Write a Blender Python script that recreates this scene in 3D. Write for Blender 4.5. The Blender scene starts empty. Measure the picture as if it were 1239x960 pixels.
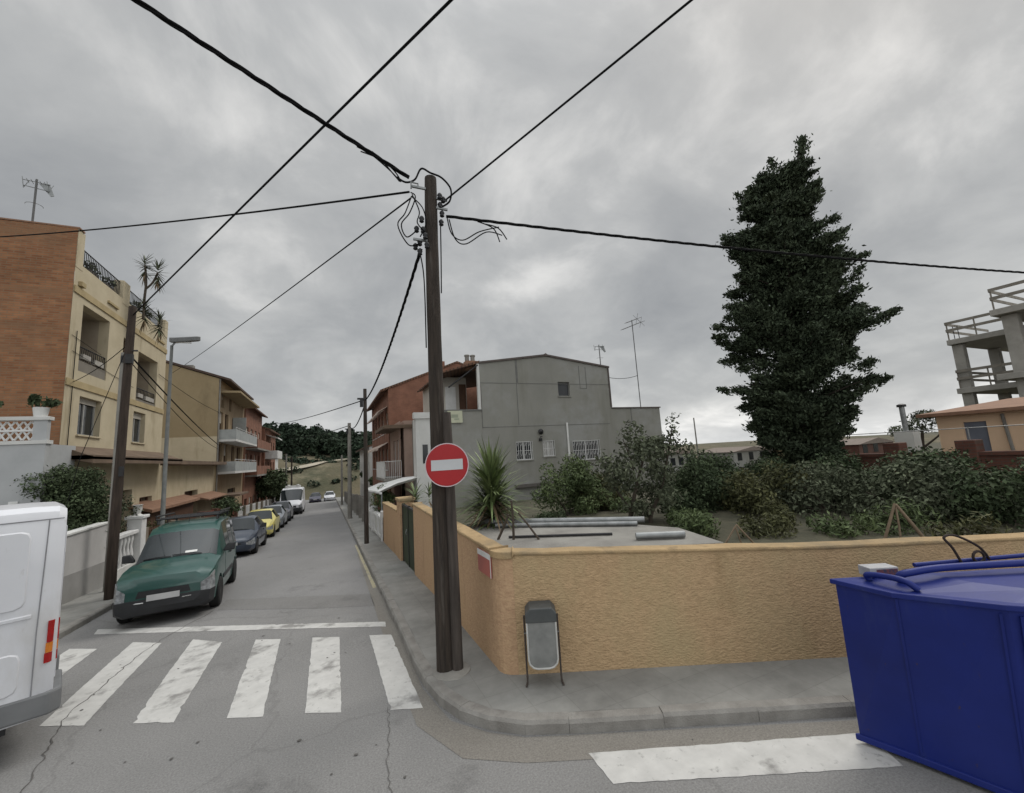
import bpy, bmesh, math, random
import numpy as np
from mathutils import Vector, Matrix
R = math.radians
sc = bpy.context.scene
COL = sc.collection
# ------------------------------------------------------------------ camera
cam_d = bpy.data.cameras.new('camera'); cam = bpy.data.objects.new('camera', cam_d); COL.objects.link(cam)
cam_d.sensor_fit = 'HORIZONTAL'; cam_d.sensor_width = 36.0; cam_d.lens = 500.0/1239*36
cam_d.clip_start = 0.05; cam_d.clip_end = 6000
FWv = Vector((0.40497626, 0.90394892, 0.13737024)); IRv = Vector((0.9143271, -0.40044937, -0.06038424)); IUv = Vector((-0.00042556, -0.15005552, 0.98867748))
m = Matrix(((IRv.x, IUv.x, -FWv.x, 0), (IRv.y, IUv.y, -FWv.y, 0), (IRv.z, IUv.z, -FWv.z, 2.8), (0, 0, 0, 1)))
cam.matrix_world = m
sc.camera = cam
# ------------------------------------------------------------------ world, sun, exposure
SUN_EL, SUN_AZ = R(52), R(75)          # azimuth measured clockwise from +Y
w = bpy.data.worlds.new('World'); sc.world = w; w.use_nodes = True
nt = w.node_tree; nt.nodes.clear()
def N(t, **k):
    n = nt.nodes.new(t)
    for a, b in k.items(): setattr(n, a, b)
    return n
out = N('ShaderNodeOutputWorld'); mix = N('ShaderNodeMixShader')
bg1 = N('ShaderNodeBackground'); bg2 = N('ShaderNodeBackground')
sky = N('ShaderNodeTexSky', sky_type='NISHITA', sun_disc=False, sun_elevation=SUN_EL, sun_rotation=SUN_AZ, air_density=1.5, dust_density=3.0)
bg1.inputs[1].default_value = 0.09
nt.links.new(sky.outputs[0], bg1.inputs[0])
tc = N('ShaderNodeTexCoord'); sep = N('ShaderNodeSeparateXYZ'); nt.links.new(tc.outputs['Generated'], sep.inputs[0])
def mth(op, a, b=None, clamp=False):
    n = N('ShaderNodeMath', operation=op, use_clamp=clamp)
    for i, v in enumerate((a, b)):
        if v is None: continue
        if isinstance(v, (int, float)): n.inputs[i].default_value = v
        else: nt.links.new(v, n.inputs[i])
    return n.outputs[0]
zc = mth('ADD', mth('MAXIMUM', sep.outputs['Z'], 0.0), 0.42)
comb = N('ShaderNodeCombineXYZ')
nt.links.new(mth('DIVIDE', sep.outputs['X'], zc), comb.inputs[0]); nt.links.new(mth('DIVIDE', sep.outputs['Y'], zc), comb.inputs[1])
def noise(scale, detail, rough, dist, off):
    mp = N('ShaderNodeMapping'); mp.inputs['Location'].default_value = off; nt.links.new(comb.outputs[0], mp.inputs[0])
    n = N('ShaderNodeTexNoise'); n.inputs['Scale'].default_value = scale; n.inputs['Detail'].default_value = detail
    n.inputs['Roughness'].default_value = rough; n.inputs['Distortion'].default_value = dist
    nt.links.new(mp.outputs[0], n.inputs['Vector']); return n.outputs['Fac']
n1 = noise(0.95, 5, .5, .25, (3.1, 1.7, 0)); n2 = noise(3.0, 7, .58, .3, (8.0, 2.2, 0))
fac = mth('ADD', mth('MULTIPLY', n1, .55), mth('MULTIPLY', n2, .45))
ramp = N('ShaderNodeValToRGB'); cr = ramp.color_ramp
cr.elements[0].position = .33; cr.elements[0].color = (.28, .29, .302, 1)
cr.elements[1].position = .635; cr.elements[1].color = (.68, .675, .66, 1)
e = cr.elements.new(.45); e.color = (.355, .364, .37, 1)
e = cr.elements.new(.54); e.color = (.45, .456, .455, 1)
nt.links.new(fac, ramp.inputs[0])
# brighter band of thin cloud low over the horizon
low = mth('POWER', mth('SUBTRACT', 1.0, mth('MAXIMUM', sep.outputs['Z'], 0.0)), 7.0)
back = mth('MAXIMUM', mth('ADD', mth('MULTIPLY', sep.outputs['X'], -.25), mth('MULTIPLY', sep.outputs['Y'], -.85)), 0.0)  # extra sky brightness added behind the camera to lift light on the ground
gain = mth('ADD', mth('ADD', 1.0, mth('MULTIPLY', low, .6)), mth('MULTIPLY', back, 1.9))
gain = mth('ADD', gain, mth('MULTIPLY', mth('POWER', mth('MAXIMUM', sep.outputs['Z'], 0.0), 16.0), 7.0))  # added zenith boost above the view, brightens the ground from overhead
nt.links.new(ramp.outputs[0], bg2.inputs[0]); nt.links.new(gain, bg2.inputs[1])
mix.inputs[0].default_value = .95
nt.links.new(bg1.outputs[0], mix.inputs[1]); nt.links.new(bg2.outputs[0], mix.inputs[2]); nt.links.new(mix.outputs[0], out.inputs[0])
sd = bpy.data.lights.new('sun', 'SUN'); sun = bpy.data.objects.new('sun', sd); COL.objects.link(sun)
sd.energy = 1.4; sd.angle = R(25); sd.color = (1, .96, .9)
sdir = Vector((math.sin(SUN_AZ)*math.cos(SUN_EL), math.cos(SUN_AZ)*math.cos(SUN_EL), math.sin(SUN_EL)))
sun.rotation_euler = sdir.to_track_quat('Z', 'Y').to_euler()
vs = sc.view_settings; vs.view_transform = 'Standard'; vs.look = 'None'; vs.exposure = 0.13; vs.gamma = 1; vs.use_curve_mapping = False
sc.render.engine = 'CYCLES'
sc.cycles.max_bounces = 6; sc.cycles.transparent_max_bounces = 6

# ------------------------------------------------------------------ materials
MATS = {}
def mat(name, col, rough=.8, col2=None, scale=3., lo=.35, hi=.65, bump=0., bscale=40., metal=0., spec=.4, stretch=(1, 1, 1), detail=6., stain=None, stain2=None, coat=0., island=0., bdist=.02):
    if name in MATS: return MATS[name]
    M = bpy.data.materials.new(name); M.use_nodes = True; MATS[name] = M
    t = M.node_tree; b = t.nodes['Principled BSDF']; L = t.links.new
    b.inputs['Roughness'].default_value = rough; b.inputs['Metallic'].default_value = metal; b.inputs['Specular IOR Level'].default_value = spec
    if coat: b.inputs['Coat Weight'].default_value = coat; b.inputs['Coat Roughness'].default_value = .08
    tcn = t.nodes.new('ShaderNodeTexCoord'); mp = t.nodes.new('ShaderNodeMapping'); mp.inputs['Scale'].default_value = stretch
    L(tcn.outputs['Object'], mp.inputs[0])
    if col2 is None: col2 = tuple(c*.82 for c in col)
    nz = t.nodes.new('ShaderNodeTexNoise'); nz.inputs['Scale'].default_value = scale; nz.inputs['Detail'].default_value = detail; nz.inputs['Roughness'].default_value = .6
    L(mp.outputs[0], nz.inputs['Vector'])
    rp = t.nodes.new('ShaderNodeValToRGB'); rp.color_ramp.elements[0].position = lo; rp.color_ramp.elements[1].position = hi
    rp.color_ramp.elements[0].color = (*col2, 1); rp.color_ramp.elements[1].color = (*col, 1)
    L(nz.outputs['Fac'], rp.inputs[0]); c = rp.outputs[0]
    def mixc(a, fac, colr, mode='MIX'):
        mx = t.nodes.new('ShaderNodeMix'); mx.data_type = 'RGBA'; mx.blend_type = mode
        if isinstance(fac, float): mx.inputs[0].default_value = fac
        else: L(fac, mx.inputs[0])
        L(a, mx.inputs[6])
        if isinstance(colr, tuple): mx.inputs[7].default_value = (*colr, 1)
        else: L(colr, mx.inputs[7])
        return mx.outputs[2]
    for si, st_ in enumerate((stain, stain2)):
        if not st_: continue
        scol, sscale, slo, shi, sst = st_
        mp2 = t.nodes.new('ShaderNodeMapping'); mp2.inputs['Scale'].default_value = sst; mp2.inputs['Location'].default_value = (5.3+si*7.7, 2.1, .7+si*3.1); L(tcn.outputs['Object'], mp2.inputs[0])
        n2 = t.nodes.new('ShaderNodeTexNoise'); n2.inputs['Scale'].default_value = sscale; n2.inputs['Detail'].default_value = 8; n2.inputs['Roughness'].default_value = .65
        L(mp2.outputs[0], n2.inputs['Vector'])
        r2 = t.nodes.new('ShaderNodeMapRange'); r2.inputs[1].default_value = slo; r2.inputs[2].default_value = shi; L(n2.outputs['Fac'], r2.inputs[0])
        c = mixc(c, r2.outputs[0], scol)
    if island:
        g = t.nodes.new('ShaderNodeNewGeometry'); r3 = t.nodes.new('ShaderNodeMapRange'); r3.inputs[3].default_value = 1-island; r3.inputs[4].default_value = 1+island
        L(g.outputs['Random Per Island'], r3.inputs[0])
        cmb = t.nodes.new('ShaderNodeCombineXYZ')
        for i in range(3): L(r3.outputs[0], cmb.inputs[i])
        c = mixc(c, 1.0, cmb.outputs[0], 'MULTIPLY')
    L(c, b.inputs['Base Color'])
    if bump:
        n3 = t.nodes.new('ShaderNodeTexNoise'); n3.inputs['Scale'].default_value = bscale; n3.inputs['Detail'].default_value = 5
        L(mp.outputs[0], n3.inputs['Vector']); bp = t.nodes.new('ShaderNodeBump'); bp.inputs['Strength'].default_value = bump; bp.inputs['Distance'].default_value = bdist
        L(n3.outputs['Fac'], bp.inputs['Height']); L(bp.outputs[0], b.inputs['Normal'])
    return M
def brickmat(name, c1, c2, mortar, bw, bh, ms, plane='XZ', rough=.85, bump=.4, offset=.5, patch=None):
    if name in MATS: return MATS[name]
    M = bpy.data.materials.new(name); M.use_nodes = True; MATS[name] = M
    t = M.node_tree; b = t.nodes['Principled BSDF']; L = t.links.new; b.inputs['Roughness'].default_value = rough; b.inputs['Specular IOR Level'].default_value = .25
    tcn = t.nodes.new('ShaderNodeTexCoord'); s = t.nodes.new('ShaderNodeSeparateXYZ'); L(tcn.outputs['Object'], s.inputs[0]); cb = t.nodes.new('ShaderNodeCombineXYZ')
    L(s.outputs[plane[0]], cb.inputs[0]); L(s.outputs[plane[1]], cb.inputs[1])
    br = t.nodes.new('ShaderNodeTexBrick'); br.offset = offset
    for k, v in (('Color1', (*c1, 1)), ('Color2', (*c2, 1)), ('Mortar', (*mortar, 1))): br.inputs[k].default_value = v
    br.inputs['Scale'].default_value = 1; br.inputs['Mortar Size'].default_value = ms; br.inputs['Brick Width'].default_value = bw; br.inputs['Row Height'].default_value = bh; br.inputs['Bias'].default_value = 0
    L(cb.outputs[0], br.inputs['Vector'])
    nz = t.nodes.new('ShaderNodeTexNoise'); nz.inputs['Scale'].default_value = .9; nz.inputs['Detail'].default_value = 9; nz.inputs['Roughness'].default_value = .7; L(tcn.outputs['Object'], nz.inputs['Vector'])
    mr = t.nodes.new('ShaderNodeMapRange'); mr.inputs[1].default_value = .3; mr.inputs[2].default_value = .7; mr.inputs[3].default_value = .66; mr.inputs[4].default_value = 1.25; L(nz.outputs['Fac'], mr.inputs[0])
    cm = t.nodes.new('ShaderNodeCombineXYZ')
    for i in range(3): L(mr.outputs[0], cm.inputs[i])
    mx = t.nodes.new('ShaderNodeMix'); mx.data_type = 'RGBA'; mx.blend_type = 'MULTIPLY'; mx.inputs[0].default_value = 1; L(br.outputs['Color'], mx.inputs[6]); L(cm.outputs[0], mx.inputs[7])
    c = mx.outputs[2]
    if patch:
        mp2 = t.nodes.new('ShaderNodeMapping'); mp2.inputs['Scale'].default_value = (.35, .35, 1.6); L(tcn.outputs['Object'], mp2.inputs[0])
        n2 = t.nodes.new('ShaderNodeTexNoise'); n2.inputs['Scale'].default_value = 1.3; n2.inputs['Detail'].default_value = 6; L(mp2.outputs[0], n2.inputs['Vector'])
        r2 = t.nodes.new('ShaderNodeMapRange'); r2.inputs[1].default_value = .5; r2.inputs[2].default_value = .68; r2.inputs[4].default_value = .8; L(n2.outputs['Fac'], r2.inputs[0])
        m2 = t.nodes.new('ShaderNodeMix'); m2.data_type = 'RGBA'; L(r2.outputs[0], m2.inputs[0]); L(c, m2.inputs[6]); m2.inputs[7].default_value = (*patch, 1); c = m2.outputs[2]
    L(c, b.inputs['Base Color'])
    bp = t.nodes.new('ShaderNodeBump'); bp.inputs['Strength'].default_value = bump; bp.inputs['Distance'].default_value = .01; bp.invert = True
    L(br.outputs['Fac'], bp.inputs['Height']); L(bp.outputs[0], b.inputs['Normal'])
    return M
def asphalt(name, c1, c2, crack=True):
    M = mat(name, c1, .92, c2, .55, .3, .7, .35, 260., spec=.25, detail=9., stain=(tuple(x*.55 for x in c2), 1.1, .60, .82, (1, 1, 1)), bdist=.006)
    t = M.node_tree; L = t.links.new; b = t.nodes['Principled BSDF']; src = b.inputs['Base Color'].links[0].from_socket
    tcn = t.nodes.new('ShaderNodeTexCoord')
    sp = t.nodes.new('ShaderNodeTexNoise'); sp.inputs['Scale'].default_value = 55; sp.inputs['Detail'].default_value = 6; sp.inputs['Roughness'].default_value = .75; L(tcn.outputs['Object'], sp.inputs['Vector'])
    r = t.nodes.new('ShaderNodeMapRange'); r.inputs[1].default_value = .3; r.inputs[2].default_value = .7; r.inputs[3].default_value = .66; r.inputs[4].default_value = 1.36; L(sp.outputs['Fac'], r.inputs[0])
    cm = t.nodes.new('ShaderNodeCombineXYZ')
    for i in range(3): L(r.outputs[0], cm.inputs[i])
    mx = t.nodes.new('ShaderNodeMix'); mx.data_type = 'RGBA'; mx.blend_type = 'MULTIPLY'; mx.inputs[0].default_value = 1; L(src, mx.inputs[6]); L(cm.outputs[0], mx.inputs[7]); c = mx.outputs[2]
    if crack:
        ds = t.nodes.new('ShaderNodeTexNoise'); ds.inputs['Scale'].default_value = 1.3; ds.inputs['Detail'].default_value = 6; L(tcn.outputs['Object'], ds.inputs['Vector'])
        ad = t.nodes.new('ShaderNodeVectorMath'); ad.operation = 'MULTIPLY_ADD'; ad.inputs[1].default_value = (.9, .9, 0); L(ds.outputs['Color'], ad.inputs[0]); L(tcn.outputs['Object'], ad.inputs[2])
        vo = t.nodes.new('ShaderNodeTexVoronoi'); vo.feature = 'DISTANCE_TO_EDGE'; vo.inputs['Scale'].default_value = .3; L(ad.outputs[0], vo.inputs['Vector'])
        r2 = t.nodes.new('ShaderNodeMapRange'); r2.inputs[1].default_value = .002; r2.inputs[2].default_value = .007; r2.inputs[3].default_value = .15; r2.inputs[4].default_value = 0; L(vo.outputs['Distance'], r2.inputs[0])
        m2 = t.nodes.new('ShaderNodeMix'); m2.data_type = 'RGBA'; L(r2.outputs[0], m2.inputs[0]); L(c, m2.inputs[6]); m2.inputs[7].default_value = (.045, .043, .04, 1); c = m2.outputs[2]
    L(c, b.inputs['Base Color']); return M
def worn_paint(name, col, under):
    M = mat(name, col, .75, tuple(x*.8 for x in col), 5., .3, .7, .2, 200., stain=(under, 2.1, .56, .68, (1, 1, 1)), stain2=(under, 14., .6, .72, (1, 1, 1)), bdist=.004, detail=10.)
    return M

ASPH = asphalt('asphalt', (.222, .219, .214), (.182, .180, .176))
ASPH2 = asphalt('asphalt_street', (.220, .217, .215), (.186, .184, .182), crack=False)
PAINT = worn_paint('road_paint', (.53, .525, .505), (.23, .225, .215))
YPAINT = worn_paint('kerb_paint', (.40, .36, .24), (.23, .22, .205))
PAVE = brickmat('pavement_tiles', (.25, .248, .232), (.235, .232, .217), (.21, .206, .193), .4, .4, .005, 'XY', bump=.15, offset=0)
KERB = mat('kerb_stone', (.27, .26, .24), .9, (.19, .18, .165), 4., bump=.4, bscale=60, detail=9., stain=((.11, .10, .09), 2., .58, .78, (1, 1, 1)))
SOIL = mat('soil', (.085, .078, .05), .95, (.045, .045, .028), 2.5, bump=.8, bscale=18, detail=9)
OCHRE = mat('ochre_stucco', (.50, .35, .205), .92, (.385, .268, .152), 13., .3, .62, .5, 26., stain=((.42, .335, .19), .9, .45, .75, (1, 1, .6)), stain2=((.30, .205, .11), 1.7, .58, .8, (1, 1, .35)), stretch=(1, 1, 1.9), bdist=.06, spec=.2)
SALMON = mat('salmon_stucco', (.49, .33, .20), .92, (.40, .255, .155), 13., .3, .62, .5, 26., stain=((.46, .31, .18), .9, .45, .75, (1, 1, .6)), stain2=((.30, .19, .11), 1.7, .58, .8, (1, 1, .35)), stretch=(1, 1, 1.5), bdist=.03, spec=.2)
CAP = mat('ochre_coping', (.44, .315, .175), .9, (.33, .235, .13), 3., .3, .7, .6, 35., stain=((.17, .13, .08), 3., .55, .75, (1, 1, 1)), stain2=((.24, .19, .12), 1., .5, .7, (1, 1, 1)), spec=.2)
WOOD = mat('pole_wood', (.062, .048, .038), .85, (.022, .018, .015), 3.2, .3, .7, .7, 26., stretch=(7, 7, .55), detail=8., stain=((.13, .115, .10), 2.2, .56, .78, (4, 4, .3)), spec=.3)
WOODL = mat('brown_pole_wood', (.066, .048, .037), .85, (.026, .019, .015), 3.2, .3, .7, .6, 26., stretch=(7, 7, .55), detail=8., spec=.3)
STEEL = mat('galvanised_steel', (.30, .31, .31), .5, (.2, .21, .21), 6., metal=.6, spec=.5)
DARKM = mat('dark_metal', (.03, .03, .032), .5, (.018, .018, .018), 9., metal=.3)
CONC = mat('concrete', (.27, .26, .235), .9, (.18, .17, .155), 1.6, bump=.4, bscale=30, detail=9., stain=((.11, .105, .095), .9, .55, .8, (1, 1, .4)))
CABLE = mat('cable_rubber', (.012, .012, .013), .9, (.008, .008, .008), 5., spec=.1)
BLACKP = mat('black_plastic', (.022, .023, .025), .55, (.014, .014, .016), 8.)
TYRE = mat('tyre_rubber', (.016, .016, .016), .85, (.01, .01, .01), 12.)
GLASS = mat('dark_glass', (.020, .026, .028), .04, (.012, .016, .018), 1.5, spec=.5)
PANE = mat('window_pane', (.03, .034, .037), .12, (.014, .016, .018), .8, spec=.35)
WHITEP = mat('white_paint', (.72, .72, .70), .6, (.6, .6, .58), 3., bump=.1, bscale=50, stain=((.42, .41, .38), 1.6, .6, .85, (1, 1, .4)))
WHITEF = mat('white_frame', (.70, .70, .69), .5, (.6, .6, .59), 4.)
RED = mat('sign_red', (.37, .010, .014), .42, (.32, .010, .013), 2.)
CREAM = mat('cream_render', (.52, .455, .325), .9, (.43, .37, .26), 1.3, .3, .7, .25, 60., stain=((.28, .225, .14), 1.0, .57, .82, (1.6, 1.6, .35)), spec=.2, detail=8.)
CREAM2 = mat('yellow_band', (.43, .345, .20), .9, (.35, .28, .16), 2.5, spec=.2, bump=.2, bscale=50)
TAN = mat('tan_render', (.32, .255, .155), .92, (.27, .21, .125), .9, .3, .7, .2, 50., stain=((.21, .165, .10), .8, .55, .8, (1, 1, .5)), spec=.2)
GREYR = mat('grey_render', (.275, .272, .245), .92, (.225, .223, .202), .5, .3, .7, .3, 45., stain=((.20, .195, .165), .7, .5, .75, (1.8, 1.8, .25)), stain2=((.31, .312, .30), .35, .5, .7, (1, 1, 1)), spec=.2, detail=8.)
GREYD = mat('grey_render_seam', (.17, .17, .16), .92, (.13, .13, .122), 3.)
WHITER = mat('white_render', (.62, .62, .60), .9, (.52, .52, .50), 1.2, .3, .7, .25, 50., stain=((.40, .39, .37), .9, .56, .8, (1.4, 1.4, .4)), spec=.2)
BRICKS = brickmat('brick_party_wall', (.33, .155, .075), (.225, .095, .047), (.23, .15, .09), .26, .075, .012, 'XZ', patch=(.22, .13, .075))
BRICKR = brickmat('brick_red', (.25, .118, .078), (.21, .096, .064), (.24, .15, .11), .25, .065, .008, 'YZ')
BRICKG = brickmat('brick_red_gable', (.26, .122, .08), (.225, .105, .07), (.24, .15, .11), .25, .065, .006, 'XZ')
BRICKL = brickmat('brick_low_wall', (.135, .058, .042), (.11, .048, .036), (.10, .065, .052), .25, .08, .010, 'YZ')
TILE = brickmat('terracotta_tiles', (.19, .105, .068), (.145, .08, .055), (.06, .04, .03), .2, .35, .03, 'XY', bump=.8)
TERRA = mat('terracotta', (.27, .155, .10), .85, (.20, .115, .075), 4., bump=.3)
BROWNW = mat('brown_wood', (.11, .055, .032), .7, (.07, .036, .022), 3., stretch=(1, 1, .3))
PINKR = mat('pink_render', (.38, .27, .22), .9, (.31, .22, .18), 1.5)
PEACH = mat('peach_render', (.78, .56, .38), .9, (.70, .50, .335), 1.2, stain=((.36, .22, .12), 1., .56, .8, (1, 1, .4)))
GRAYB = mat('balcony_grey', (.34, .36, .355), .8, (.27, .285, .28), 2.)
LEAF = mat('leaf_green', (.108, .138, .058), .7, (.06, .085, .036), 1.2, .3, .7, spec=.2, island=.45)
LEAFD = mat('leaf_dark', (.072, .094, .048), .75, (.042, .06, .031), 1.2, .3, .7, spec=.15, island=.5)
LEAFG = mat('leaf_grey', (.112, .126, .080), .85, (.066, .078, .050), 1.4, .3, .7, spec=.15, island=.5)
LEAFO = mat('leaf_olive', (.085, .085, .033), .75, (.05, .055, .022), 1.4, .3, .7, spec=.3, island=.5)
CYPR = mat('cypress_green', (.062, .080, .046), .8, (.032, .046, .027), 1.0, .3, .7, spec=.25, island=.5)
YUCM = mat('yucca_leaf', (.165, .205, .085), .55, (.095, .135, .05), 2., spec=.45, island=.4)
DEADL = mat('dead_leaf', (.16, .115, .065), .85, (.10, .07, .04), 2., island=.4)
BARK = mat('bark', (.085, .068, .052), .9, (.05, .04, .03), 4., bump=.7, bscale=22, stretch=(3, 3, .7))
GRASS = mat('dry_grass', (.12, .098, .06), .95, (.055, .058, .032), .09, .3, .7, .6, 1.2, detail=10., stain=((.19, .165, .11), .16, .55, .72, (1, 1, 1)), bdist=.5)
DIRT = mat('dirt_track', (.38, .34, .27), .95, (.30, .27, .21), .3)
FOREST = mat('forest_leaf', (.030, .045, .026), .85, (.018, .03, .02), .05, .3, .7, spec=.2, island=.5)

# ------------------------------------------------------------------ mesh helpers
SPLIT = {'gable_wall','parapet_pier','bracket','junction_box','flower_box','chimney_pot','planter','post','column','guard_rail','floor_slab','pier','rebar','balustrade_pier','steel_band','mirror','awning','rub_strip','wiper','ledge','pillar','seam','roof_load','insulator','coping','string_course','lantern_arm','headlight','wall_lamp','wall_cable','street_wall','boom','meter','emblem','panel_trim','handle','pivot'}
class MB:
    def __init__(s): s.v = []; s.f = []; s.mi = []; s.cur = 0
    def add(s, vs_, fs):
        o = len(s.v); s.v += [tuple(p) for p in vs_]; s.f += [tuple(i+o for i in f) for f in fs]; s.mi += [s.cur]*len(fs); return s
    def box(s, x0, x1, y0, y1, z0, z1):
        return s.add([(x0,y0,z0),(x1,y0,z0),(x1,y1,z0),(x0,y1,z0),(x0,y0,z1),(x1,y0,z1),(x1,y1,z1),(x0,y1,z1)],
                     [(0,3,2,1),(4,5,6,7),(0,1,5,4),(1,2,6,5),(2,3,7,6),(3,0,4,7)])
    def frame(s, O, U, V, W, u0, u1, v0, v1, w0, w1):
        O, U, V, W = map(Vector, (O, U, V, W)); P = []
        for ww in (w0, w1):
            for (a, b) in ((u0,v0),(u1,v0),(u1,v1),(u0,v1)): P.append(O+U*a+V*b+W*ww)
        return s.add(P, [(0,3,2,1),(4,5,6,7),(0,1,5,4),(1,2,6,5),(2,3,7,6),(3,0,4,7)])
    def prism(s, poly, d):
        d = Vector(d); n = len(poly); P = [Vector(p) for p in poly]; P += [p+d for p in P]
        return s.add(P, [tuple(range(n))[::-1], tuple(range(n, 2*n))]+[(i, (i+1) % n, (i+1) % n+n, i+n) for i in range(n)])
    def quad(s, a, b, c, d): return s.add([a, b, c, d], [(0, 1, 2, 3)])
    def tube(s, pts, r, n=8, cap=True):
        pts = [Vector(p) for p in pts]; rs = r if isinstance(r, (list, tuple)) else [r]*len(pts); V = []; F = []; up = None
        for i, p in enumerate(pts):
            t = (pts[min(i+1, len(pts)-1)]-pts[max(i-1, 0)]).normalized()
            if up is None:
                up = Vector((0,0,1)) if abs(t.z) < .9 else Vector((1,0,0))
            a = t.cross(up).normalized(); b = a.cross(t).normalized(); up = b
            for k in range(n): an = 2*math.pi*k/n; V.append(p+(a*math.cos(an)+b*math.sin(an))*rs[i])
        for i in range(len(pts)-1):
            for k in range(n): F.append((i*n+k, i*n+(k+1) % n, (i+1)*n+(k+1) % n, (i+1)*n+k))
        if cap: F.append(tuple(range(n))[::-1]); F.append(tuple(range((len(pts)-1)*n, len(pts)*n)))
        return s.add(V, F)
    def lathe(s, prof, c=(0,0,0), n=16, axis='Z', cap=True):
        V = []; F = []; c = Vector(c)
        for (r, h) in prof:
            for k in range(n):
                a = 2*math.pi*k/n; x, y = r*math.cos(a), r*math.sin(a)
                V.append(c+Vector({'Z': (x, y, h), 'X': (h, x, y), 'Y': (x, h, y)}[axis]))
        for i in range(len(prof)-1):
            for k in range(n): F.append((i*n+k, i*n+(k+1) % n, (i+1)*n+(k+1) % n, (i+1)*n+k))
        if cap: F.append(tuple(range(n))[::-1]); F.append(tuple(range((len(prof)-1)*n, len(prof)*n)))
        return s.add(V, F)
    def xf(s, M):
        s.v = [tuple(M @ Vector(p)) for p in s.v]; return s
    def build(s, name, material, parent=None, smooth=None, bevel=0, loc=None):
        if name in SPLIT and parent:
            par = list(range(len(s.v)))
            def find(i):
                while par[i] != i: par[i] = par[par[i]]; i = par[i]
                return i
            for f in s.f:
                for i in f[1:]: par[find(i)] = find(f[0])
            comp = {}
            for k, f in enumerate(s.f): comp.setdefault(find(f[0]), []).append(k)
            if len(comp) > 1:
                o = None
                for fs in comp.values():
                    ids = sorted({i for k in fs for i in s.f[k]}); mp = {i: j for j, i in enumerate(ids)}; b = MB(); b.v = [s.v[i] for i in ids]; b.f = [tuple(mp[i] for i in s.f[k]) for k in fs]; b.mi = [s.mi[k] for k in fs]
                    o = b.build(name, material, parent, smooth, bevel, loc)
                return o
        me = bpy.data.meshes.new(name); me.from_pydata(s.v, [], s.f)
        for mm in (material if isinstance(material, (list, tuple)) else [material]): me.materials.append(mm)
        if any(s.mi): me.polygons.foreach_set('material_index', s.mi)
        if smooth is not None:
            me.polygons.foreach_set('use_smooth', [True]*len(me.polygons)); me.set_sharp_from_angle(angle=R(smooth))
        o = bpy.data.objects.new(name, me); COL.objects.link(o)
        if parent: o.parent = parent
        if loc: o.location = loc
        if bevel:
            b = o.modifiers.new('bevel', 'BEVEL'); b.width = bevel; b.segments = 2; b.limit_method = 'ANGLE'; b.angle_limit = R(40)
        return o
def tag(o, label=None, cat=None, group=None, kind=None):
    if label: o['label'] = label
    if cat: o['category'] = cat
    if group: o['group'] = group
    if kind: o['kind'] = kind
    return o
def thing(name, label, cat, loc=(0,0,0), rz=0, group=None):
    o = bpy.data.objects.new(name, None); COL.objects.link(o); o.location = loc; o.rotation_euler = (0, 0, rz); o.empty_display_size = .3
    return tag(o, label, cat, group)
def struct(o, label=None): o['kind'] = 'structure'; return o
def kids(o): return [c for c in COL.objects if c.parent == o]
BP = [(7,0),(8,-.02),(9,-.055),(10,-.095),(85,-3.245),(86,-3.26)]
def zg(y):
    if y <= 7: return 0.
    for (a, za), (b, zb) in zip(BP, BP[1:]):
        if y <= b: return za+(zb-za)*(y-a)/(b-a)
    return -3.26
def sheet(name, poly, dz, material, extra=None):
    bm = bmesh.new(); bm.faces.new([bm.verts.new((x, y, 0)) for x, y in poly])
    for y, _ in BP:
        bmesh.ops.bisect_plane(bm, geom=bm.verts[:]+bm.edges[:]+bm.faces[:], plane_co=(0,y,0), plane_no=(0,1,0))
    bmesh.ops.triangulate(bm, faces=bm.faces[:])
    for v in bm.verts: v.co.z = zg(v.co.y)+dz
    me = bpy.data.meshes.new(name); bm.to_mesh(me); bm.free(); me.materials.append(material)
    o = bpy.data.objects.new(name, me); COL.objects.link(o); o['kind'] = 'structure'; return o
def arc(pts, n=6):   # Catmull-Rom
    P = [Vector(p) for p in pts]; out_ = []
    for i in range(len(P)-1):
        p0, p1, p2, p3 = P[max(i-1,0)], P[i], P[i+1], P[min(i+2,len(P)-1)]
        for k in range(n):
            t = k/n; out_.append(.5*((2*p1)+(p2-p0)*t+(2*p0-5*p1+4*p2-p3)*t*t+(3*p1-p0-3*p2+p3)*t*t*t))
    out_.append(P[-1]); return out_

# ================================================================== SETTING: ground, roads, pavements
def grid_ground():
    xs = [-900,-300,-120,-60,-30,-12,-6,0,6,12,30,60,120,300,900]; ys = [-300,-60,-20,0]+[b for b, _ in BP]+[100,130,300,1200]
    b = MB(); P = [(x, y, zg(y)-.012) for y in ys for x in xs]; n = len(xs)
    b.add(P, [(j*n+i, j*n+i+1, (j+1)*n+i+1, (j+1)*n+i) for j in range(len(ys)-1) for i in range(n-1)])
    return struct(b.build('ground', SOIL))
grid_ground()
sheet('road', [(-40,-30),(40,-34),(40,-12),(2.6,4.5),(1.5,6),(1.5,9.0),(-4.75,12.4),(-4.75,10.2),(-5.6,9.2),(-40,24.7)], 0., ASPH)
sheet('side_street', [(1.5,9.0),(1.5,88),(-4.75,88),(-4.75,12.4)], .0, ASPH2)
sheet('junction_road', [(-60,79),(60,79),(60,86),(-60,86)], .004, ASPH2)
UX, UY = .9075, -.42
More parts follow.
